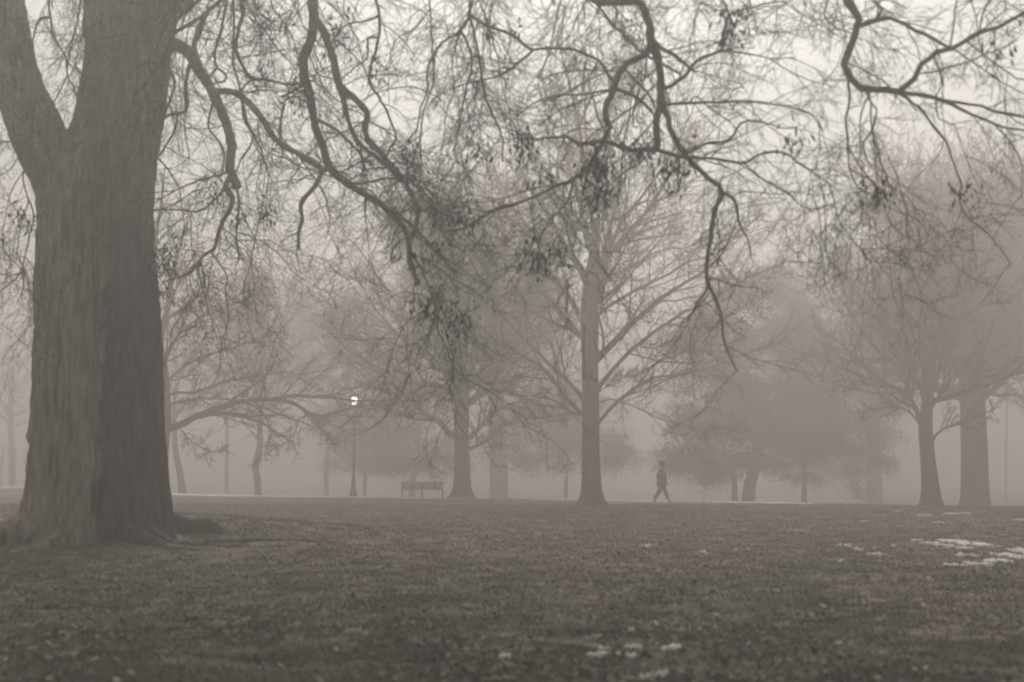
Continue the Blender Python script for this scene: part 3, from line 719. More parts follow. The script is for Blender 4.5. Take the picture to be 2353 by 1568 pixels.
# name, parent ('top' hangs from the limb overhead, 'trunk' leaves the trunk), zoom, distance, points, width at start and end, drift in distance
TR = [
 ('A', 'trunk', 1, 26.6, [(985,245),(1080,282),(1130,325),(1170,400),(1230,490),(1270,570),(1310,660),(1350,760),(1372,860),(1365,950),(1362,1010),(1388,1060),(1402,1112)], 62, 46, -.35),
 ('A1', 'A', 1, 0, [(1330,1050),(1335,1110),(1375,1165),(1368,1235),(1320,1310),(1290,1400),(1268,1475),(1200,1520),(1170,1600)], 34, 14, .1),
 ('A2', 'A', 1, 0, [(1400,1090),(1416,1200),(1405,1340),(1400,1430),(1422,1540)], 17, 9, -.2),
 ('A3', 'A', 1, 0, [(1250,548),(1350,540),(1435,572),(1510,645),(1570,730),(1630,820),(1690,870),(1780,920),(1880,980),(1930,1012)], 40, 30, -.4),
 ('A4', 'A3', 1, 0, [(1920,1010),(1870,1100),(1785,1205),(1792,1310),(1768,1390),(1772,1478)], 28, 18, .1),
 ('A5', 'A3', 1, 0, [(1430,590),(1445,700),(1505,800),(1560,930),(1590,1060),(1550,1250)], 16, 6, .2),
 ('A6', 'A', 1, 0, [(1240,590),(1235,740),(1290,830),(1325,900),(1320,1000),(1290,1060)], 15, 9, .3),
 ('A7', 'A3', 1, 0, [(1760,920),(1850,1040),(1920,1150),(1955,1300),(1930,1420)], 12, 5, -.2),
 ('A8', 'A3', 1, 0, [(1670,850),(1660,740),(1680,640),(1700,580),(1790,570)], 18, 10, -.2),
 ('D', 'trunk', 1, 26.7, [(1000,225),(1050,185),(1150,128),(1240,60),(1310,0),(1400,-80)], 24, 18, -.5),
 ('D2', 'trunk', 1, 26.7, [(1010,150),(1060,105),(1120,50),(1190,-10),(1260,-70)], 24, 14, -.3),
 ('E', 'D', 1, 0, [(1225,70),(1180,180),(1150,280),(1165,340)], 36, 32, .2),
 ('G', 'A', 1, 0, [(1115,370),(1102,480),(1105,600),(1100,660),(1050,672),(980,690),(880,740)], 28, 14, -.5),
 ('G2', 'G', 1, 0, [(1062,672),(1035,770),(980,865),(920,950),(850,985),(770,1030)], 15, 7, .2),
 ('G3', 'A', 1, 0, [(1010,270),(1000,400),(1035,480),(1020,560),(990,640),(965,680)], 20, 12, -.5),
 ('Hh', 'G2', 1, 0, [(930,940),(1000,1010),(1060,1120),(1080,1240),(1100,1400)], 11, 6, .1),
 ('H1', 'G', 1, 0, [(935,715),(910,790),(740,770),(600,780),(500,832),(400,885),(250,850),(120,835),(0,842)], 15, 6, -.15),
 ('H2', 'A1', 1, 0, [(1290,1100),(1250,1205),(1180,1250),(1080,1246),(920,1240),(760,1232),(600,1226)], 14, 5, -.2),
 ('I1', 'A', 1, 0, [(1365,1000),(1290,1040),(1200,1062),(1060,1118),(930,1190),(800,1240)], 12, 5, -.1),
 ('I2', 'G2', 1, 0, [(900,950),(760,1040),(600,1110),(420,1200),(260,1330),(60,1430)], 9, 4, -.3),
 ('F', 'top', 1, 23, [(1345,-40),(1325,120),(1290,240),(1270,330),(1288,400),(1335,440),(1332,480),(1290,490),(1262,500)], 28, 12, 0),
 ('F2', 'F', 1, 0, [(1285,395),(1262,430),(1240,470)], 15, 10, 0),
 ('C', 'top', 1, 21.5, [(1425,-40),(1440,80),(1412,180),(1400,300),(1440,400),(1490,465),(1570,470),(1700,498),(1800,502)], 38, 14, -.2),
 ('C2', 'top', 1, 20, [(1380,-40),(1386,100),(1385,200),(1380,350),(1410,480),(1440,600),(1452,700),(1500,800),(1480,870),(1425,950),(1400,1020)], 22, 9, -.1),
 ('C3', 'C', 1, 0, [(1480,465),(1430,540),(1450,640),(1470,760)], 14, 7, .2),
 ('Bb', 'top', 1, 20.5, [(1850,-60),(1862,100),(1848,220),(1802,330),(1800,430),(1835,560),(1850,660),(1880,780),(1918,880),(1950,990),(2030,1070),(2130,1135),(2220,1185),(2310,1250),(2390,1350),(2425,1450),(2430,1560),(2480,1680)], 84, 26, .05),
 ('B2', 'Bb', 1, 0, [(1862,90),(1920,190),(1960,300),(1985,400),(2010,500),(2090,575),(2170,660),(2165,790),(2250,900),(2330,990),(2400,1080),(2460,1190),(2480,1290),(2430,1420)], 50, 22, .1),
 ('B3', 'B2', 1, 0, [(1995,450),(2040,600),(2060,700),(2110,820),(2180,900),(2280,970),(2370,1080)], 36, 20, -.1),
 ('B4', 'Bb', 1, 0, [(1815,480),(1750,530),(1700,560),(1665,575)], 20, 12, -.3),
 ('B5', 'Bb', 1, 0, [(1855,680),(1940,740),(2022,790),(2120,900),(2240,1020)], 20, 10, -.3),
 ('B6', 'Bb', 1, 0, [(2280,1225),(2400,1300),(2500,1400),(2600,1500),(2700,1640)], 22, 10, .2),
 ('B7', 'Bb', 1, 0, [(2150,1150),(2165,1290),(2180,1400),(2190,1480)], 10, 5, -.2),
 ('B8', 'Bb', 1, 0, [(2425,1480),(2500,1600),(2560,1760),(2620,1920)], 18, 8, .1),
 ('B9', 'Bb', 1, 0, [(2030,1075),(2140,1090),(2280,1060),(2420,1060),(2560,1090),(2640,1110)], 14, 7, .3),
 ('V1', 'top', 1, 24, [(285,-40),(298,100),(320,220),(385,335),(400,450),(430,510),(455,565)], 15, 9, -.2),
 ('V2', 'top', 1, 24, [(485,-40),(465,90),(440,200),(412,330),(400,400)], 15, 10, -.3),
 ('V3', 'V1', 1, 0, [(298,95),(240,115),(205,190),(190,290)], 17, 8, .2),
 ('V4', 'V1', 1, 0, [(400,455),(350,550),(298,645)], 10, 6, -.2),
 ('W1', 'top', 1, 22, [(-60,300),(20,420),(80,640),(150,900),(135,1060),(165,1200),(120,1350),(95,1560)], 12, 6, -.2),
 ('W2', 'W1', 1, 0, [(140,880),(60,1000),(-20,1045)], 9, 5, .2),
 ('W3', 'W1', 1, 0, [(150,1180),(200,1280),(170,1420),(130,1620),(140,1700),(100,1800)], 10, 5, -.2),
 ('W4', 'W1', 1, 0, [(140,1000),(60,1150),(20,1350),(-20,1540)], 8, 4, .1),
 ('K1', 'A1', 4, 0, [(1170,-10),(1150,130),(1050,240),(990,330),(945,430)], 11, 4, .2),
 ('K2', 'A1', 4, 0, [(1165,30),(1165,230),(1200,340),(1232,450)], 10, 4, -.2),
 ('K3', 'A1', 4, 0, [(1200,-40),(1275,60),(1268,160),(1285,300),(1250,460)], 11, 4, .2),
 ('K4', 'A5', 4, 0, [(1440,-100),(1400,20),(1370,140),(1400,280),(1430,450)], 9, 3, .1),
 ('K5', 'A1', 4, 0, [(1150,-5),(1060,50),(930,95)], 15, 9, -.2),
 ('2a', 'top', 2, 19, [(190,-40),(228,90),(222,220),(190,350),(165,480),(220,570),(270,660),(310,760),(326,820),(290,880),(268,940)], 26, 13, -.1),
 ('2a2', '2a', 2, 0, [(225,100),(120,130),(40,140),(-20,200),(-40,280)], 15, 8, .2),
 ('2a3', '2a', 2, 0, [(212,205),(160,230),(155,340),(80,400),(0,470)], 14, 8, .3),
 ('2c', 'top', 2, 18, [(518,-40),(530,120),(540,300),(546,490),(500,620),(475,750),(468,1000),(470,1260)], 13, 8, -.1),
 ('2d', 'top', 2, 17, [(785,-50),(762,85),(710,180),(600,252),(540,340),(510,410),(510,550),(470,640),(450,760),(380,850)], 24, 9, .1),
 ('2e', '2d', 2, 0, [(710,182),(750,260),(776,390),(742,520),(710,680),(700,760),(668,920),(750,1020),(775,1110)], 15, 7, -.2),
 ('2f', '2d', 2, 0, [(768,75),(792,220),(825,370),(840,520),(890,660),(950,800),(955,960)], 18, 9, -.3),
 ('2g', '2d', 2, 0, [(765,65),(860,150),(950,182),(1020,208),(1100,278),(1145,292),(1250,285),(1380,295),(1460,328),(1530,360),(1600,470),(1625,510)], 19, 16, -.1),
 ('2h', '2g', 2, 0, [(1145,292),(1080,350),(990,420),(900,458),(800,480),(640,530)], 15, 7, .2),
 ('2i', '2c', 2, 0, [(525,60),(450,160),(350,215),(300,290),(280,480),(285,620)], 9, 5, .3),
 ('3', 'top', 2, 15.5, [(1380,-80),(1480,-10),(1600,15),(1700,8),(1775,25),(1812,100),(1838,180),(1828,270),(1790,335),(1700,378),(1650,430),(1612,530),(1570,620),(1565,700),(1590,760),(1545,850)], 66, 34, .05),
 ('3b', '3', 2, 0, [(1848,240),(1880,350),(1893,500),(1890,620),(1870,700),(1870,885)], 50, 34, -.1),
 ('3c', 'top', 2, 15, [(1440,-60),(1500,10),(1560,80),(1620,160),(1700,228),(1790,312),(1900,378),(2010,440)], 20, 16, -.1),
 ('3c2', '3', 2, 0, [(1850,240),(1900,280),(1960,320),(2040,375),(2100,430)], 26, 14, -.2),
 ('3d', '3b', 2, 0, [(1900,885),(1800,882),(1720,890),(1660,870),(1560,838),(1480,845),(1400,850),(1340,812),(1150,825),(1000,820)], 34, 9, .15),
 ('3e', '3b', 2, 0, [(1895,560),(1935,700),(1965,800),(2025,890),(2080,960),(2170,1050),(2258,1130),(2212,1250),(2192,1400),(2165,1560),(2180,1690),(2245,1850),(2270,2030),(2340,2195)], 40, 11, .05),
 ('3e2', '3e', 2, 0, [(2175,1690),(2110,1800),(2050,1905)], 14, 12, .1),
 ('3f', '3', 2, 0, [(1635,528),(1720,560),(1800,620),(1862,690)], 22, 16, .2),
 ('3g', '3', 2, 0, [(1690,445),(1780,512),(1830,570),(1858,640)], 14, 10, -.3),
 ('3h', '3', 2, 0, [(1600,540),(1420,560),(1250,570),(1100,640),(980,745)], 14, 7, .2),
 ('3i', '3', 2, 0, [(1540,850),(1465,980),(1380,1060),(1270,1102),(1180,1150),(1050,1200),(930,1240),(820,1290),(740,1350),(590,1372)], 26, 12, .1),
 ('3j', '3i', 2, 0, [(1380,1062),(1340,1200),(1262,1270),(1190,1370),(1185,1480)], 13, 7, -.2),
 ('3k', '3i', 2, 0, [(1460,985),(1430,1150),(1420,1270)], 15, 7, .2),
 ('3l', '3i', 2, 0, [(940,1238),(820,1250),(640,1180),(500,1170)], 10, 6, .3),
 ('3m', '3b', 2, 0, [(1905,545),(1960,505),(2040,450),(2080,390),(2150,340),(2250,300),(2265,200),(2295,80),(2262,0),(2250,-40)], 24, 14, -.3),
 ('3n', '3m', 2, 0, [(2295,80),(2440,40),(2610,10),(2720,80),(2850,150),(2980,235)], 11, 5, -.2),
 ('3o', '3m', 2, 0, [(2250,302),(2420,320),(2540,345),(2700,345)], 12, 6, .2),
 ('3p', '3o', 2, 0, [(2540,345),(2670,430),(2820,490),(2960,520)], 8, 4, .3),
 ('3q', '3b', 2, 0, [(1890,640),(2022,610),(2220,608),(2420,600),(2580,620),(2720,650),(2800,690),(2860,780)], 19, 7, -.1),
 ('3r', '3d', 2, 0, [(1895,885),(2022,930),(2220,940),(2390,965),(2460,920),(2620,905),(2740,990),(2840,1050),(2930,1120)], 22, 8, -.2),
 ('3s', '3r', 2, 0, [(2010,925),(2060,900),(2170,845),(2300,830),(2370,730),(2510,720),(2600,760),(2700,750)], 20, 7, .3),
 ('3t', '3e', 2, 0, [(2262,1130),(2335,1190),(2355,1310),(2410,1420),(2430,1535)], 19, 8, .1),
 ('3u', '3q', 2, 0, [(2050,500),(2100,570),(2160,620),(2300,720),(2380,820)], 12, 5, .2),
 ('3v', '3r', 2, 0, [(2400,965),(2480,1050),(2620,1130),(2760,1240),(2900,1210)], 11, 5, .1),
 ('3w', '3r', 2, 0, [(2880,1090),(2920,1170),(2940,1280),(3030,1420),(3080,1470),(3220,1465),(3360,1402),(3460,1400)], 9, 4, -.1),
 ('R1', 'top', 3, 15, [(960,-60),(985,10),(1018,60),(1042,115),(1022,200),(990,290),(960,375),(985,450),(1040,505),(1100,530),(1200,530),(1290,540)], 60, 34, -.05),
 ('R2', 'R1', 3, 0, [(1045,150),(1110,130),(1190,110),(1290,125),(1380,180),(1480,222),(1560,270),(1605,285)], 26, 18, -.1),
 ('R3', 'R1', 3, 0, [(1288,538),(1380,462),(1418,380),(1510,312),(1600,285),(1680,242),(1760,190),(1880,160),(1960,112),(2060,60),(2180,0)], 32, 18, -.15),
 ('R4', 'R1', 3, 0, [(1285,540),(1400,560),(1500,582),(1600,622),(1680,662),(1800,712),(1900,752),(2050,775)], 26, 12, .15),
 ('R5', 'R4', 3, 0, [(1500,582),(1650,612),(1780,628),(1850,660),(2050,695)], 20, 14, .1),
 ('R6', 'R1', 3, 0, [(1310,550),(1430,662),(1480,740),(1560,840),(1600,940),(1632,1040),(1652,1100),(1640,1180),(1680,1280),(1780,1352),(1880,1470),(1950,1570)], 18, 6, .1),
 ('R7', 'R1', 3, 0, [(985,465),(990,600),(970,700),(980,830),(990,1000),(1040,1110),(1100,1150)], 18, 8, .15),
 ('R7b', 'R7', 3, 0, [(988,880),(1080,1020),(1155,1115)], 11, 7, -.1),
 ('R8', 'R1', 3, 0, [(1098,540),(1100,580),(1150,645),(1130,760),(1070,870),(1130,1000),(1250,1110),(1340,1172),(1430,1310)], 12, 5, -.1),
 ('R8b', 'R8', 3, 0, [(1100,582),(1060,680),(1055,870),(1070,1010)], 9, 5, .2),
 ('R9', 'R2', 3, 0, [(1170,112),(1178,60),(1140,0),(1130,-40)], 20, 10, -.2),
 ('R10', 'R3', 3, 0, [(1758,190),(1780,80),(1840,-10)], 11, 7, .2),
 ('R11', 'R3', 3, 0, [(1605,288),(1750,390),(1900,492),(2050,570)], 11, 6, .2),
 ('R12', 'R3', 3, 0, [(1670,250),(1850,370),(1980,460),(2060,480)], 11, 7, -.2),
 ('R13', 'R6', 3, 0, [(1655,1100),(1750,1140),(1760,1250),(1830,1380)], 8, 4, .2),
 ('R14', 'R4', 3, 0, [(1500,590),(1520,700),(1610,740),(1650,850),(1740,1080),(1850,1250)], 9, 4, -.2),
 ('R15', 'R6', 3, 0, [(1650,1230),(1600,1400),(1590,1570)], 7, 4, .2),
 ('R16', 'R4', 3, 0, [(1850,735),(1950,850),(2010,980),(2015,1150)], 10, 5, -.1),
 ('R17', 'R7', 3, 0, [(990,1010),(1160,1110),(1110,1300),(1110,1410),(1070,1420)], 8, 5, .1),
 ('R18', 'R7b', 3, 0, [(1150,1110),(1200,1240),(1250,1350),(1340,1405)], 8, 4, .1),
]
rg = np.random.default_rng(77)
# the limbs that carry the boughs, above the frame
OV = {'main': ([(-6.7, 27, 10.6), (-5.6, 25, 12.0), (-4.2, 22.5, 12.4), (-2.2, 19.5, 11.6), (0.2, 17.2, 10.3), (2.4, 15.8, 9.2), (4.6, 15.2, 8.4), (6.8, 15.2, 8.0), (8.4, 15.4, 7.8)], [.42, .3, .24, .2, .13, .06]),
      'left': ([(-9.8, 27, 10.5), (-9.6, 25, 11.5), (-9.0, 23.5, 11.8), (-8.2, 22.4, 11.2)], [.3, .2, .12])}
ovP = {}
for kx, (P, R) in OV.items(): ovP[kx] = resample(P, R, .3, .02, rg)
lines = {}; root_of = {}
for (nm, par, zf, Yd, pts, w0, w1, sl) in TR:
    f, s = ZF[zf]; q = [f(*p) for p in pts]
    if par not in ('top', 'trunk'):
        PP, PR, Ppx = lines[par]
        d = np.hypot(Ppx[:, 0] - q[0][0], Ppx[:, 1] - q[0][1]); j = int(np.argmin(d)); Yd = PP[j, 1]
        root_of[nm] = root_of[par]
    else: root_of[nm] = nm
    P = []; px_ = []; dd = 0; prev = None; dr = sl
    for (a, b) in q:
        if prev is not None: dd += math.hypot(a - prev[0], b - prev[1]) * mpp(Yd)
        prev = (a, b); P.append(up(a, b, Yd + dr * dd + .10 * math.sin(dd * 2.1 + len(nm) + w0)))
    if par not in ('top', 'trunk'): P[0] = PP[j] * .999
    rr = [w0 * s / 2 * mpp(Yd) * 1.05, w1 * s / 2 * mpp(Yd) * 1.05]
    if nm in ('A',): rr = [rr[0] * 1.25, rr[0], rr[0] * .9, rr[1]]
    if par == 'top':
        src = ovP['left' if P[0][0] < -7.4 else 'main'][0]
        j = int(np.argmin(np.linalg.norm(src - P[0] - [0, 0, 1.0], axis=1))); S_ = src[j]
        mid = (S_ + P[0]) / 2 + np.array([rg.normal(0, .12), rg.normal(0, .12), .15])
        d1 = unit(P[0] - P[1])
        P = [S_, mid, P[0] + d1 * .15] + P
        rr = [rr[0] * 1.15, rr[0] * 1.08, rr[0]] + list(np.linspace(rr[0], rr[1], max(3, len(P))))[1:]
    Pf, Rf = resample(P, rr, .09, .0035 + .00008 * w0 * s, rg)
    # knots and swellings
    Rf = Rf * (1 + .10 * fbm(np.arange(len(Rf)) * .35, np.full(len(Rf), w0 * 1.7), seed=9) + .25 * np.exp(-((np.arange(len(Rf)) - rg.integers(0, len(Rf))) / 1.5) ** 2))
    fw = Pf - [0, 0, CAM_Z]; cp, sp = math.cos(PITCH), math.sin(PITCH)
    zc = fw[:, 1] * cp + fw[:, 2] * sp; vc = -fw[:, 1] * sp + fw[:, 2] * cp
    Ppx = np.stack([(fw[:, 0] / zc * F + 512) / K, (341 - vc / zc * F) / K], 1)
    lines[nm] = (Pf, Rf, Ppx)
B = Acc()
for kx, (P, R) in ovP.items():
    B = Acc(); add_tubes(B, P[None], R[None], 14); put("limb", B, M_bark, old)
boughs = {}
for nm, (P, R, _) in lines.items(): boughs.setdefault(root_of[nm], []).append(nm)
# free hanging sprays from the limbs overhead fill the top of the picture
def droop(rn, n, x0_, x1_, yr, Lr, r0):
    out = []
    for _ in range(n):
        px = rn.uniform(x0_, x1_); Yd = rn.uniform(*yr); p = up(px, rn.uniform(-120, -40), Yd); L = rn.uniform(*Lr)
        d = unit(np.array([rn.normal(0, .6), rn.normal(0, .5), -1.0])); P = [p]
        m = 9
        for k2 in range(m):
            d = unit(d + rn.normal(0, .28, 3) + np.array([0, 0, -.10])); p = p + d * L / m; P.append(p)
        r = r0 * rn.uniform(.6, 1.3); out.append((P, [r, r * .7, r * .35]))
    return out
free = droop(rg, 28, 430, 1500, (15, 22), (.8, 3.0), .011) + droop(rg, 22, 1450, 2400, (13, 18), (.5, 1.7), .008) + droop(rg, 20, -20, 620, (20, 25), (1.5, 4.2), .012)
def curtain(rn, names, n, Lr, r0, lo=.3, drift=(0, 0)):
    out = []
    for _ in range(n):
        P, R, _p = lines[names[rn.integers(len(names))]]; j = int(len(P) * rn.uniform(lo, 1)) - 1; p = P[j]; L = rn.uniform(*Lr)
        d = unit(np.array([rn.normal(drift[0], .7), rn.normal(0, .7), rn.uniform(-.9, .2)])); Q = [p]
        for k2 in range(9):
            d = unit(d + rn.normal(0, .24, 3) + np.array([0, 0, -.13])); p = p + d * L / 9; Q.append(p)
        r = r0 * rn.uniform(.6, 1.3); out.append((Q, [r, r * .7, r * .35]))
    return out
free += curtain(rg, ['A1', 'A', 'I1', 'H2', 'A3', 'G2', 'A5', 'K5', 'A2'], 28, (1.0, 3.2), .010)
free += curtain(rg, ['Bb', 'B2', 'B3', 'B5', 'B6', 'B8', 'B9'], 30, (.8, 2.6), .010, .4, (.3, 0))
free += curtain(rg, ['3i', '3l', '3j', '3d', '2e', '2f', '3g'], 24, (.5, 1.5), .007, .3, (-.2, 0))
free += curtain(rg, ['3q', '3r', '3s', '3w', '3t', 'R8', 'R7'], 16, (.4, 1.4), .006, .3, (.2, 0))
free += curtain(rg, ['W1', 'W3', 'W4'], 14, (.8, 2.2), .009)
tips_all = []
TWa = [dict(n=0, L=LA(.3, 1.35), ang=(30, 75), K=7, wig=.18, trop=(0, 0, -.05), rf=.4, rmin=.0048, S=4, t0=.1, curl=.03),
       dict(n=5, L=LS(.30, .70, .35), ang=(28, 65), K=6, wig=.16, trop=(0, 0, -.03), rf=.62, rmin=.0032, t0=.15, curl=.05),
       dict(n=4, L=LS(.30, .65, .3), ang=(28, 65), K=4, wig=.24, trop=(0, 0, -.01), rf=.7, rmin=.0024, t0=.2)]
def twigs_of(P, R, rn, dens, rcap=.009):
    L = np.linalg.norm(np.diff(P, axis=0), axis=1).sum()
    n = max(2, int(L * dens)); Pn, Rn = pad(P, R, max(6, int(L / .15)))
    res = []; a, b = Pn[None], Rn[None]
    for lv, c in enumerate(TWa):
        a, b = spawn(a, b, rn, n if lv == 0 else c['n'], c['t0'], 1, c['L'], c['ang'], c['K'], c['wig'], c['trop'], c['rf'], c['rmin'], .5, curl=c.get('curl', 0))
        b = np.minimum(b, rcap / (1 + lv * .6))
        res.append((a, b, c.get('S', 3)))
        if lv == 0: tips_all.append(a)
    return res
DENS = {'W1': 5, 'K1': 5, 'K2': 5, 'K3': 5}
for rt, names in boughs.items():
    A = Acc(); Tw = Acc()
    for nm in names:
        P, R, _ = lines[nm]; add_tubes(A, P[None], R[None], 10 if R.max() > .03 else 6)
        dens = DENS.get(nm, (3.9 if nm[0] in '2BACGHIDEF' else 3.6) if not nm.startswith('R') else 2.8)
        if nm in ('R1', 'A'): dens = 1.6
        for (a, b, S) in twigs_of(P, R, rg, dens): add_tubes(Tw, a, b, S)
        # the tapering end runs out in a twig of its own
    bo = put("bough", A, M_bark2, old); put("twigs", Tw, M_twigf, bo)
A = Acc()
for (P, R) in free:
    P, R = resample(P, R, .1, .006, rg); add_tubes(A, P[None], R[None], 5)
    for (a, b, S) in twigs_of(P, R, rg, 4.5): add_tubes(A, a, b, S)
put("hanging_twigs", A, M_twigf, old)

# dry leaves still hanging in bunches
LEAFB = [(775,80,19,16,26,70),(1700,60,15,26,26,80),(1825,322,14.5,14,22,26),(1375,380,15.5,26,40,150),(1380,450,15.5,14,34,80),(1240,590,16,24,26,80),(1290,560,16,20,16,40),(378,615,24,14,30,110),(372,665,24,8,16,50),
 (985,690,17,26,36,90),(1060,745,17,22,24,60),(560,505,23,18,18,40),(2210,440,14.5,10,12,26),(2010,440,14.5,14,18,40),(1560,400,15,14,20,50),(1530,390,15,18,12,40),(630,60,22,22,24,40),(1200,330,16,28,18,70),(480,430,24,26,26,60),
 (60,480,21,24,30,60),(610,490,22,14,16,40),(950,370,18,30,24,60),(1450,340,15.3,26,12,50),(860,140,18.5,24,26,40),(1690,20,15,20,10,20),(1050,500,17,34,26,80),(1150,70,17,30,12,40),(600,160,21,24,20,40),(690,230,20.5,28,20,60),(2310,90,14,14,14,30),(1100,350,17,18,14,30),(380,590,24,10,16,40),(970,580,17.5,26,30,50),(420,560,24,22,24,40),(1240,420,16,20,12,30)]
A = Acc()
for (px, py, Yd, sx, sy, n) in LEAFB:
    c = up(px, py, Yd); m = mpp(Yd)
    n = int(n * 1.5); nb = max(2, n // 9); bc = c + rg.normal(0, 1, (nb, 3)) * np.array([sx * m * .75, .25, sy * m * .6])
    kk = rg.integers(0, nb, n); p = bc[kk] + rg.normal(0, .075, (n, 3))
    u = unit(rg.normal(0, .45, (n, 3)) + [0, 0, -1.0]); v = unit(np.cross(u, rg.normal(0, 1, (n, 3)))); w = np.cross(u, v)
    L = rg.uniform(.05, .125, n)[:, None]; Wd = L * rg.uniform(.08, .2, n)[:, None]
    V = np.stack([p, p + u * L * .45 + v * Wd + w * Wd * .6, p + u * L + w * Wd * .3, p + u * L * .45 - v * Wd + w * Wd * .6], 1)
    A.add(V, q=np.arange(n)[:, None] * 4 + np.arange(4)[None])
put("dead_leaves", A, M_leaf, old, smooth=False)

# ------------------------------------------------------------------ street lamp
def lathe(A, cx, cy, prof, S=20):
    a = np.arange(S) * 2 * math.pi / S
    V = np.concatenate([np.stack([cx + r * np.cos(a), cy + r * np.sin(a), np.full(S, z)], 1) for r, z in prof])
    i = np.arange(len(prof) - 1)[:, None] * S; j = np.arange(S)[None]; j2 = (j + 1) % S
    A.add(V, q=np.stack([i + j, i + j2, i + S + j2, i + S + j], -1))
def box(A, c, s, rot=None):
    v = np.array([(a, b, d) for a in (-.5, .5) for b in (-.5, .5) for d in (-.5, .5)]) * s
    if rot is not None: v = v @ np.array(rot).T
    A.add(v + c, q=[(0, 1, 3, 2), (4, 6, 7, 5), (0, 4, 5, 1), (2, 3, 7, 6), (0, 2, 6, 4), (1, 5, 7, 3)])
yl = 77.0; pl = up(812, 1133, yl); xl = float(pl[0]); zl = gzf(xl, yl); top = up(812, 918, yl)[2]
lamp = thing("street_lamp", (xl, yl, zl), 'lit park lamp on a slim post with a widened foot, beyond the lawn', 'street lamp')
A = Acc(); lathe(A, xl, yl, [(.0, zl - .1), (.27, zl - .1), (.27, zl + .1), (.22, zl + .14), (.2, zl + .35), (.13, zl + .5), (.11, zl + .9), (.14, zl + .95), (.10, zl + 1.0), (.0, zl + 1.0)]); put("base", A, M_iron, lamp)
A = Acc(); lathe(A, xl, yl, [(.075, zl + 1.0), (.07, zl + 2.5), (.055, top - .35), (.09, top - .32), (.10, top - .28), (.0, top - .28)], 14); put("post", A, M_iron, lamp)
m = bpy.data.materials.new("lamp_glow"); m.use_nodes = True
m.node_tree.nodes["Principled BSDF"].inputs["Emission Color"].default_value = (1, .98, .94, 1)
m.node_tree.nodes["Principled BSDF"].inputs["Emission Strength"].default_value = 6
A = Acc(); lathe(A, xl, yl, [(.0, top - .26), (.10, top - .26), (.15, top - .13), (.185, top - .07), (.19, top), (.16, top + .06), (.10, top + .12), (0, top + .12)]); put("lamp_globe", A, m, lamp)
A = Acc(); lathe(A, xl, yl, [(.0, top + .125), (.25, top + .125), (.2, top + .19), (.08, top + .27), (.03, top + .36), (0, top + .38)]); put("cap", A, M_iron, lamp)

# ------------------------------------------------------------------ bench
yb = 76; xb = float(up(970, 1138, yb)[0]); zb = gzf(xb, yb)
bench = thing("park_bench", (xb, yb, zb), 'slatted park bench seen from behind, left of the flared tree', 'bench')
for sx in (-1.08, 0, 1.08):
    A = Acc(); x = xb + sx
    box(A, (x, yb - .03, zb + .22), (.06, .06, .46)); box(A, (x, yb + .46, zb + .22), (.06, .06, .46)); box(A, (x, yb + .215, zb + .42), (.055, .43, .05))
    th = math.radians(12); Rm = [[1, 0, 0], [0, math.cos(th), math.sin(th)], [0, -math.sin(th), math.cos(th)]]
    box(A, (x, yb - .1, zb + .66), (.055, .05, .46), Rm)
    put("leg", A, M_iron, bench)
for k2 in range(5):
    A = Acc(); th = math.radians(12); zz = zb + .52 + k2 * .088
    box(A, (xb, yb - .035 - (zz - zb - .45) * .22, zz), (2.2, .03, .075)); put("back_slat", A, M_wood, bench, smooth=False)
for k2 in range(4):
    A = Acc(); box(A, (xb, yb + .05 + k2 * .115, zb + .463), (2.2, .095, .03)); put("seat_slat", A, M_wood, bench, smooth=False)

# ------------------------------------------------------------------ the walker
yp = 62.5; pp = up(1521, 1150, yp); xp = float(pp[0]); zp = gzf(xp, yp)
walker = thing("person", (xp, yp, zp), 'person in a coat striding across the far lawn between two trees', 'person')
def skinned(name, verts, edges, material, parent, sub=2):
    m = bpy.data.meshes.new(name); m.from_pydata([v[:3] for v in verts], edges, []); m.update()
    o = bpy.data.objects.new(name, m); col.objects.link(o)
    mod = o.modifiers.new("Skin", 'SKIN'); mod.use_smooth_shade = True
    for i2, v in enumerate(verts):
        sv = m.skin_vertices[0].data[i2]; sv.radius = (v[3], v[4] if len(v) > 4 else v[3]); sv.use_root = (i2 == 0)
    s = o.modifiers.new("Sub", 'SUBSURF'); s.levels = sub; s.render_levels = sub
    bpy.context.view_layer.update()
    dg = bpy.context.evaluated_depsgraph_get(); me = bpy.data.meshes.new_from_object(o.evaluated_get(dg))
    bpy.data.objects.remove(o); me.name = name
    for p in me.polygons: p.use_smooth = True
    return put(name, me, material, parent)
def pw(x, y, z): return (xp + x, yp + y, zp + z)
# walks to the right (+x): right leg forward, left leg trailing
V = [pw(0, 0, .93) + (.13,), pw(.00, 0, 1.10) + (.13,), pw(.01, 0, 1.28) + (.145,), pw(.03, 0, 1.42) + (.10,), pw(.05, 0, 1.50) + (.055,), pw(.065, 0, 1.57) + (.085,), pw(.07, 0, 1.65) + (.108,), pw(.07, 0, 1.72) + (.098,),
     pw(.02, .09, .86) + (.095,), pw(.16, .10, .50) + (.06,), pw(.30, .10, .10) + (.042,), pw(.42, .10, .045) + (.035,),
     pw(-.02, -.09, .86) + (.095,), pw(-.12, -.10, .48) + (.06,), pw(-.36, -.10, .13) + (.042,), pw(-.27, -.10, .035) + (.034,),
     pw(.02, .20, 1.40) + (.06,), pw(-.08, .24, 1.14) + (.045,), pw(-.02, .24, .92) + (.032,), pw(.0, .24, .84) + (.03, .018),
     pw(.02, -.20, 1.40) + (.06,), pw(.04, -.24, 1.13) + (.045,), pw(.15, -.24, .94) + (.032,), pw(.19, -.24, .87) + (.03, .018)]
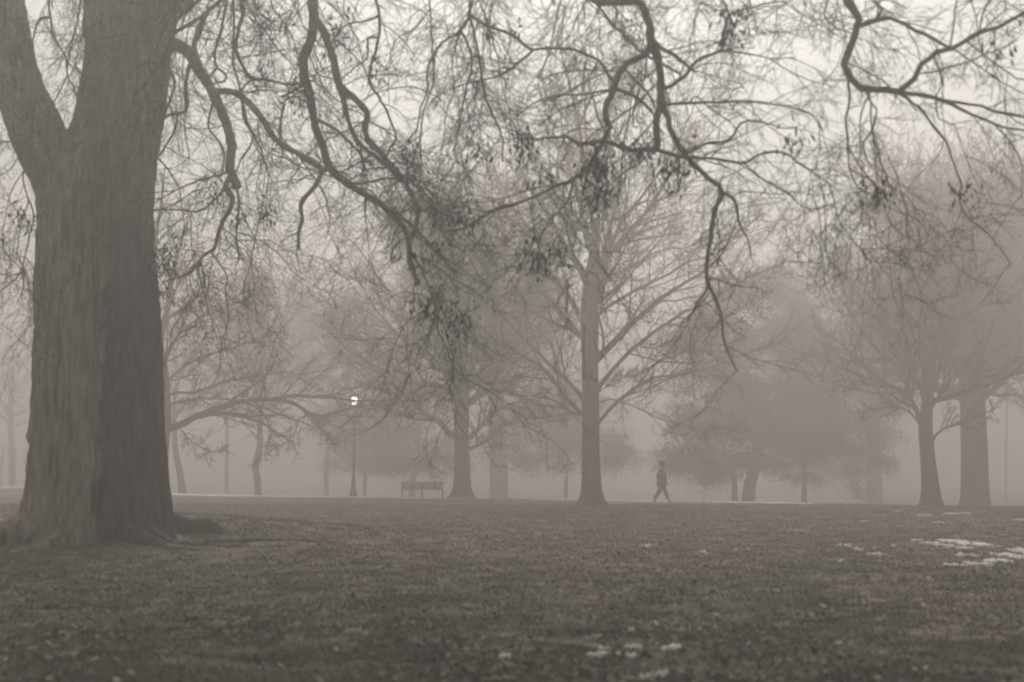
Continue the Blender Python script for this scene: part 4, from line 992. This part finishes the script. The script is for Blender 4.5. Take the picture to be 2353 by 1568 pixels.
E = [(0, 1), (1, 2), (2, 3), (3, 4), (4, 5), (5, 6), (6, 7), (0, 8), (8, 9), (9, 10), (10, 11), (0, 12), (12, 13), (13, 14), (14, 15), (3, 16), (16, 17), (17, 18), (18, 19), (3, 20), (20, 21), (21, 22), (22, 23)]
# nose and chin
V += [pw(.15, 0, 1.635) + (.022,), pw(.12, 0, 1.585) + (.035,)]; E += [(6, 24), (5, 25)]
for s, wr in ((.24, 19), (-.24, 23)):
    h = np.array(V[wr][:3]); 
    for f, (dx, dz, L) in enumerate([(-.024, 0, .075), (-.008, -.006, .085), (.008, -.006, .08), (.022, 0, .062)]):
        a = len(V); V.append((h[0] + dx, h[1], h[2] - .045 + dz, .009)); V.append((h[0] + dx + .012, h[1], h[2] - .045 - L * .6, .008)); V.append((h[0] + dx + .03, h[1] - .01 * np.sign(s), h[2] - .045 - L, .007))
        E += [(wr, a), (a, a + 1), (a + 1, a + 2)]
    a = len(V); V.append((h[0] + .035, h[1], h[2] + .0, .010)); V.append((h[0] + .06, h[1], h[2] - .04, .009)); E += [(wr, a), (a, a + 1)]
skinned("body", V, E, M_skin, walker)
# clothes
C_ = [pw(-.01, 0, .95) + (.235,), pw(-.01, 0, 1.10) + (.24,), pw(.0, 0, 1.28) + (.23,), pw(.025, 0, 1.42) + (.13,), pw(.04, 0, 1.50) + (.075,), pw(0, 0, .82) + (.23,), pw(0, 0, .74) + (.225,),
      pw(.02, .21, 1.40) + (.085,), pw(-.08, .245, 1.14) + (.068,), pw(-.02, .24, .93) + (.05,), pw(.02, -.21, 1.40) + (.085,), pw(.04, -.245, 1.13) + (.068,), pw(.15, -.24, .95) + (.05,)]
skinned("coat", C_, [(0, 1), (1, 2), (2, 3), (3, 4), (0, 5), (5, 6), (3, 7), (7, 8), (8, 9), (3, 10), (10, 11), (11, 12)], M_cloth, walker)
Tt = [pw(0, 0, .88) + (.14,), pw(.02, .09, .80) + (.13,), pw(.15, .10, .50) + (.10,), pw(.29, .10, .13) + (.078,), pw(-.02, -.09, .80) + (.13,), pw(-.12, -.10, .48) + (.10,), pw(-.345, -.10, .16) + (.078,)]
skinned("trousers", Tt, [(0, 1), (1, 2), (2, 3), (0, 4), (4, 5), (5, 6)], M_trouser, walker)
for (a, b) in (((.29, .10, .09), (.44, .10, .045)), ((-.37, -.10, .10), (-.26, -.10, .03))):
    skinned("shoe", [pw(*a) + (.055,), pw((a[0] + b[0]) / 2, a[1], (a[2] + b[2]) / 2 - .01) + (.048, .04), pw(*b) + (.042, .032)], [(0, 1), (1, 2)], M_iron, walker)
skinned("hair", [pw(.04, 0, 1.69) + (.122,), pw(.05, 0, 1.75) + (.098,), pw(-.01, 0, 1.63) + (.07,)], [(0, 1), (0, 2)], M_hair, walker)

if __import__("os").environ.get("DBG"):
    for o in sc.objects:
        if o.type == 'MESH' and o.name.startswith(('crown', 'limb', 'trunk', 'bough')):
            z = max((o.matrix_world @ Vector(c)).z for c in o.bound_box)
            if z > 19: print("TALL", o.parent['label'][:40], o.name, round(z, 1))
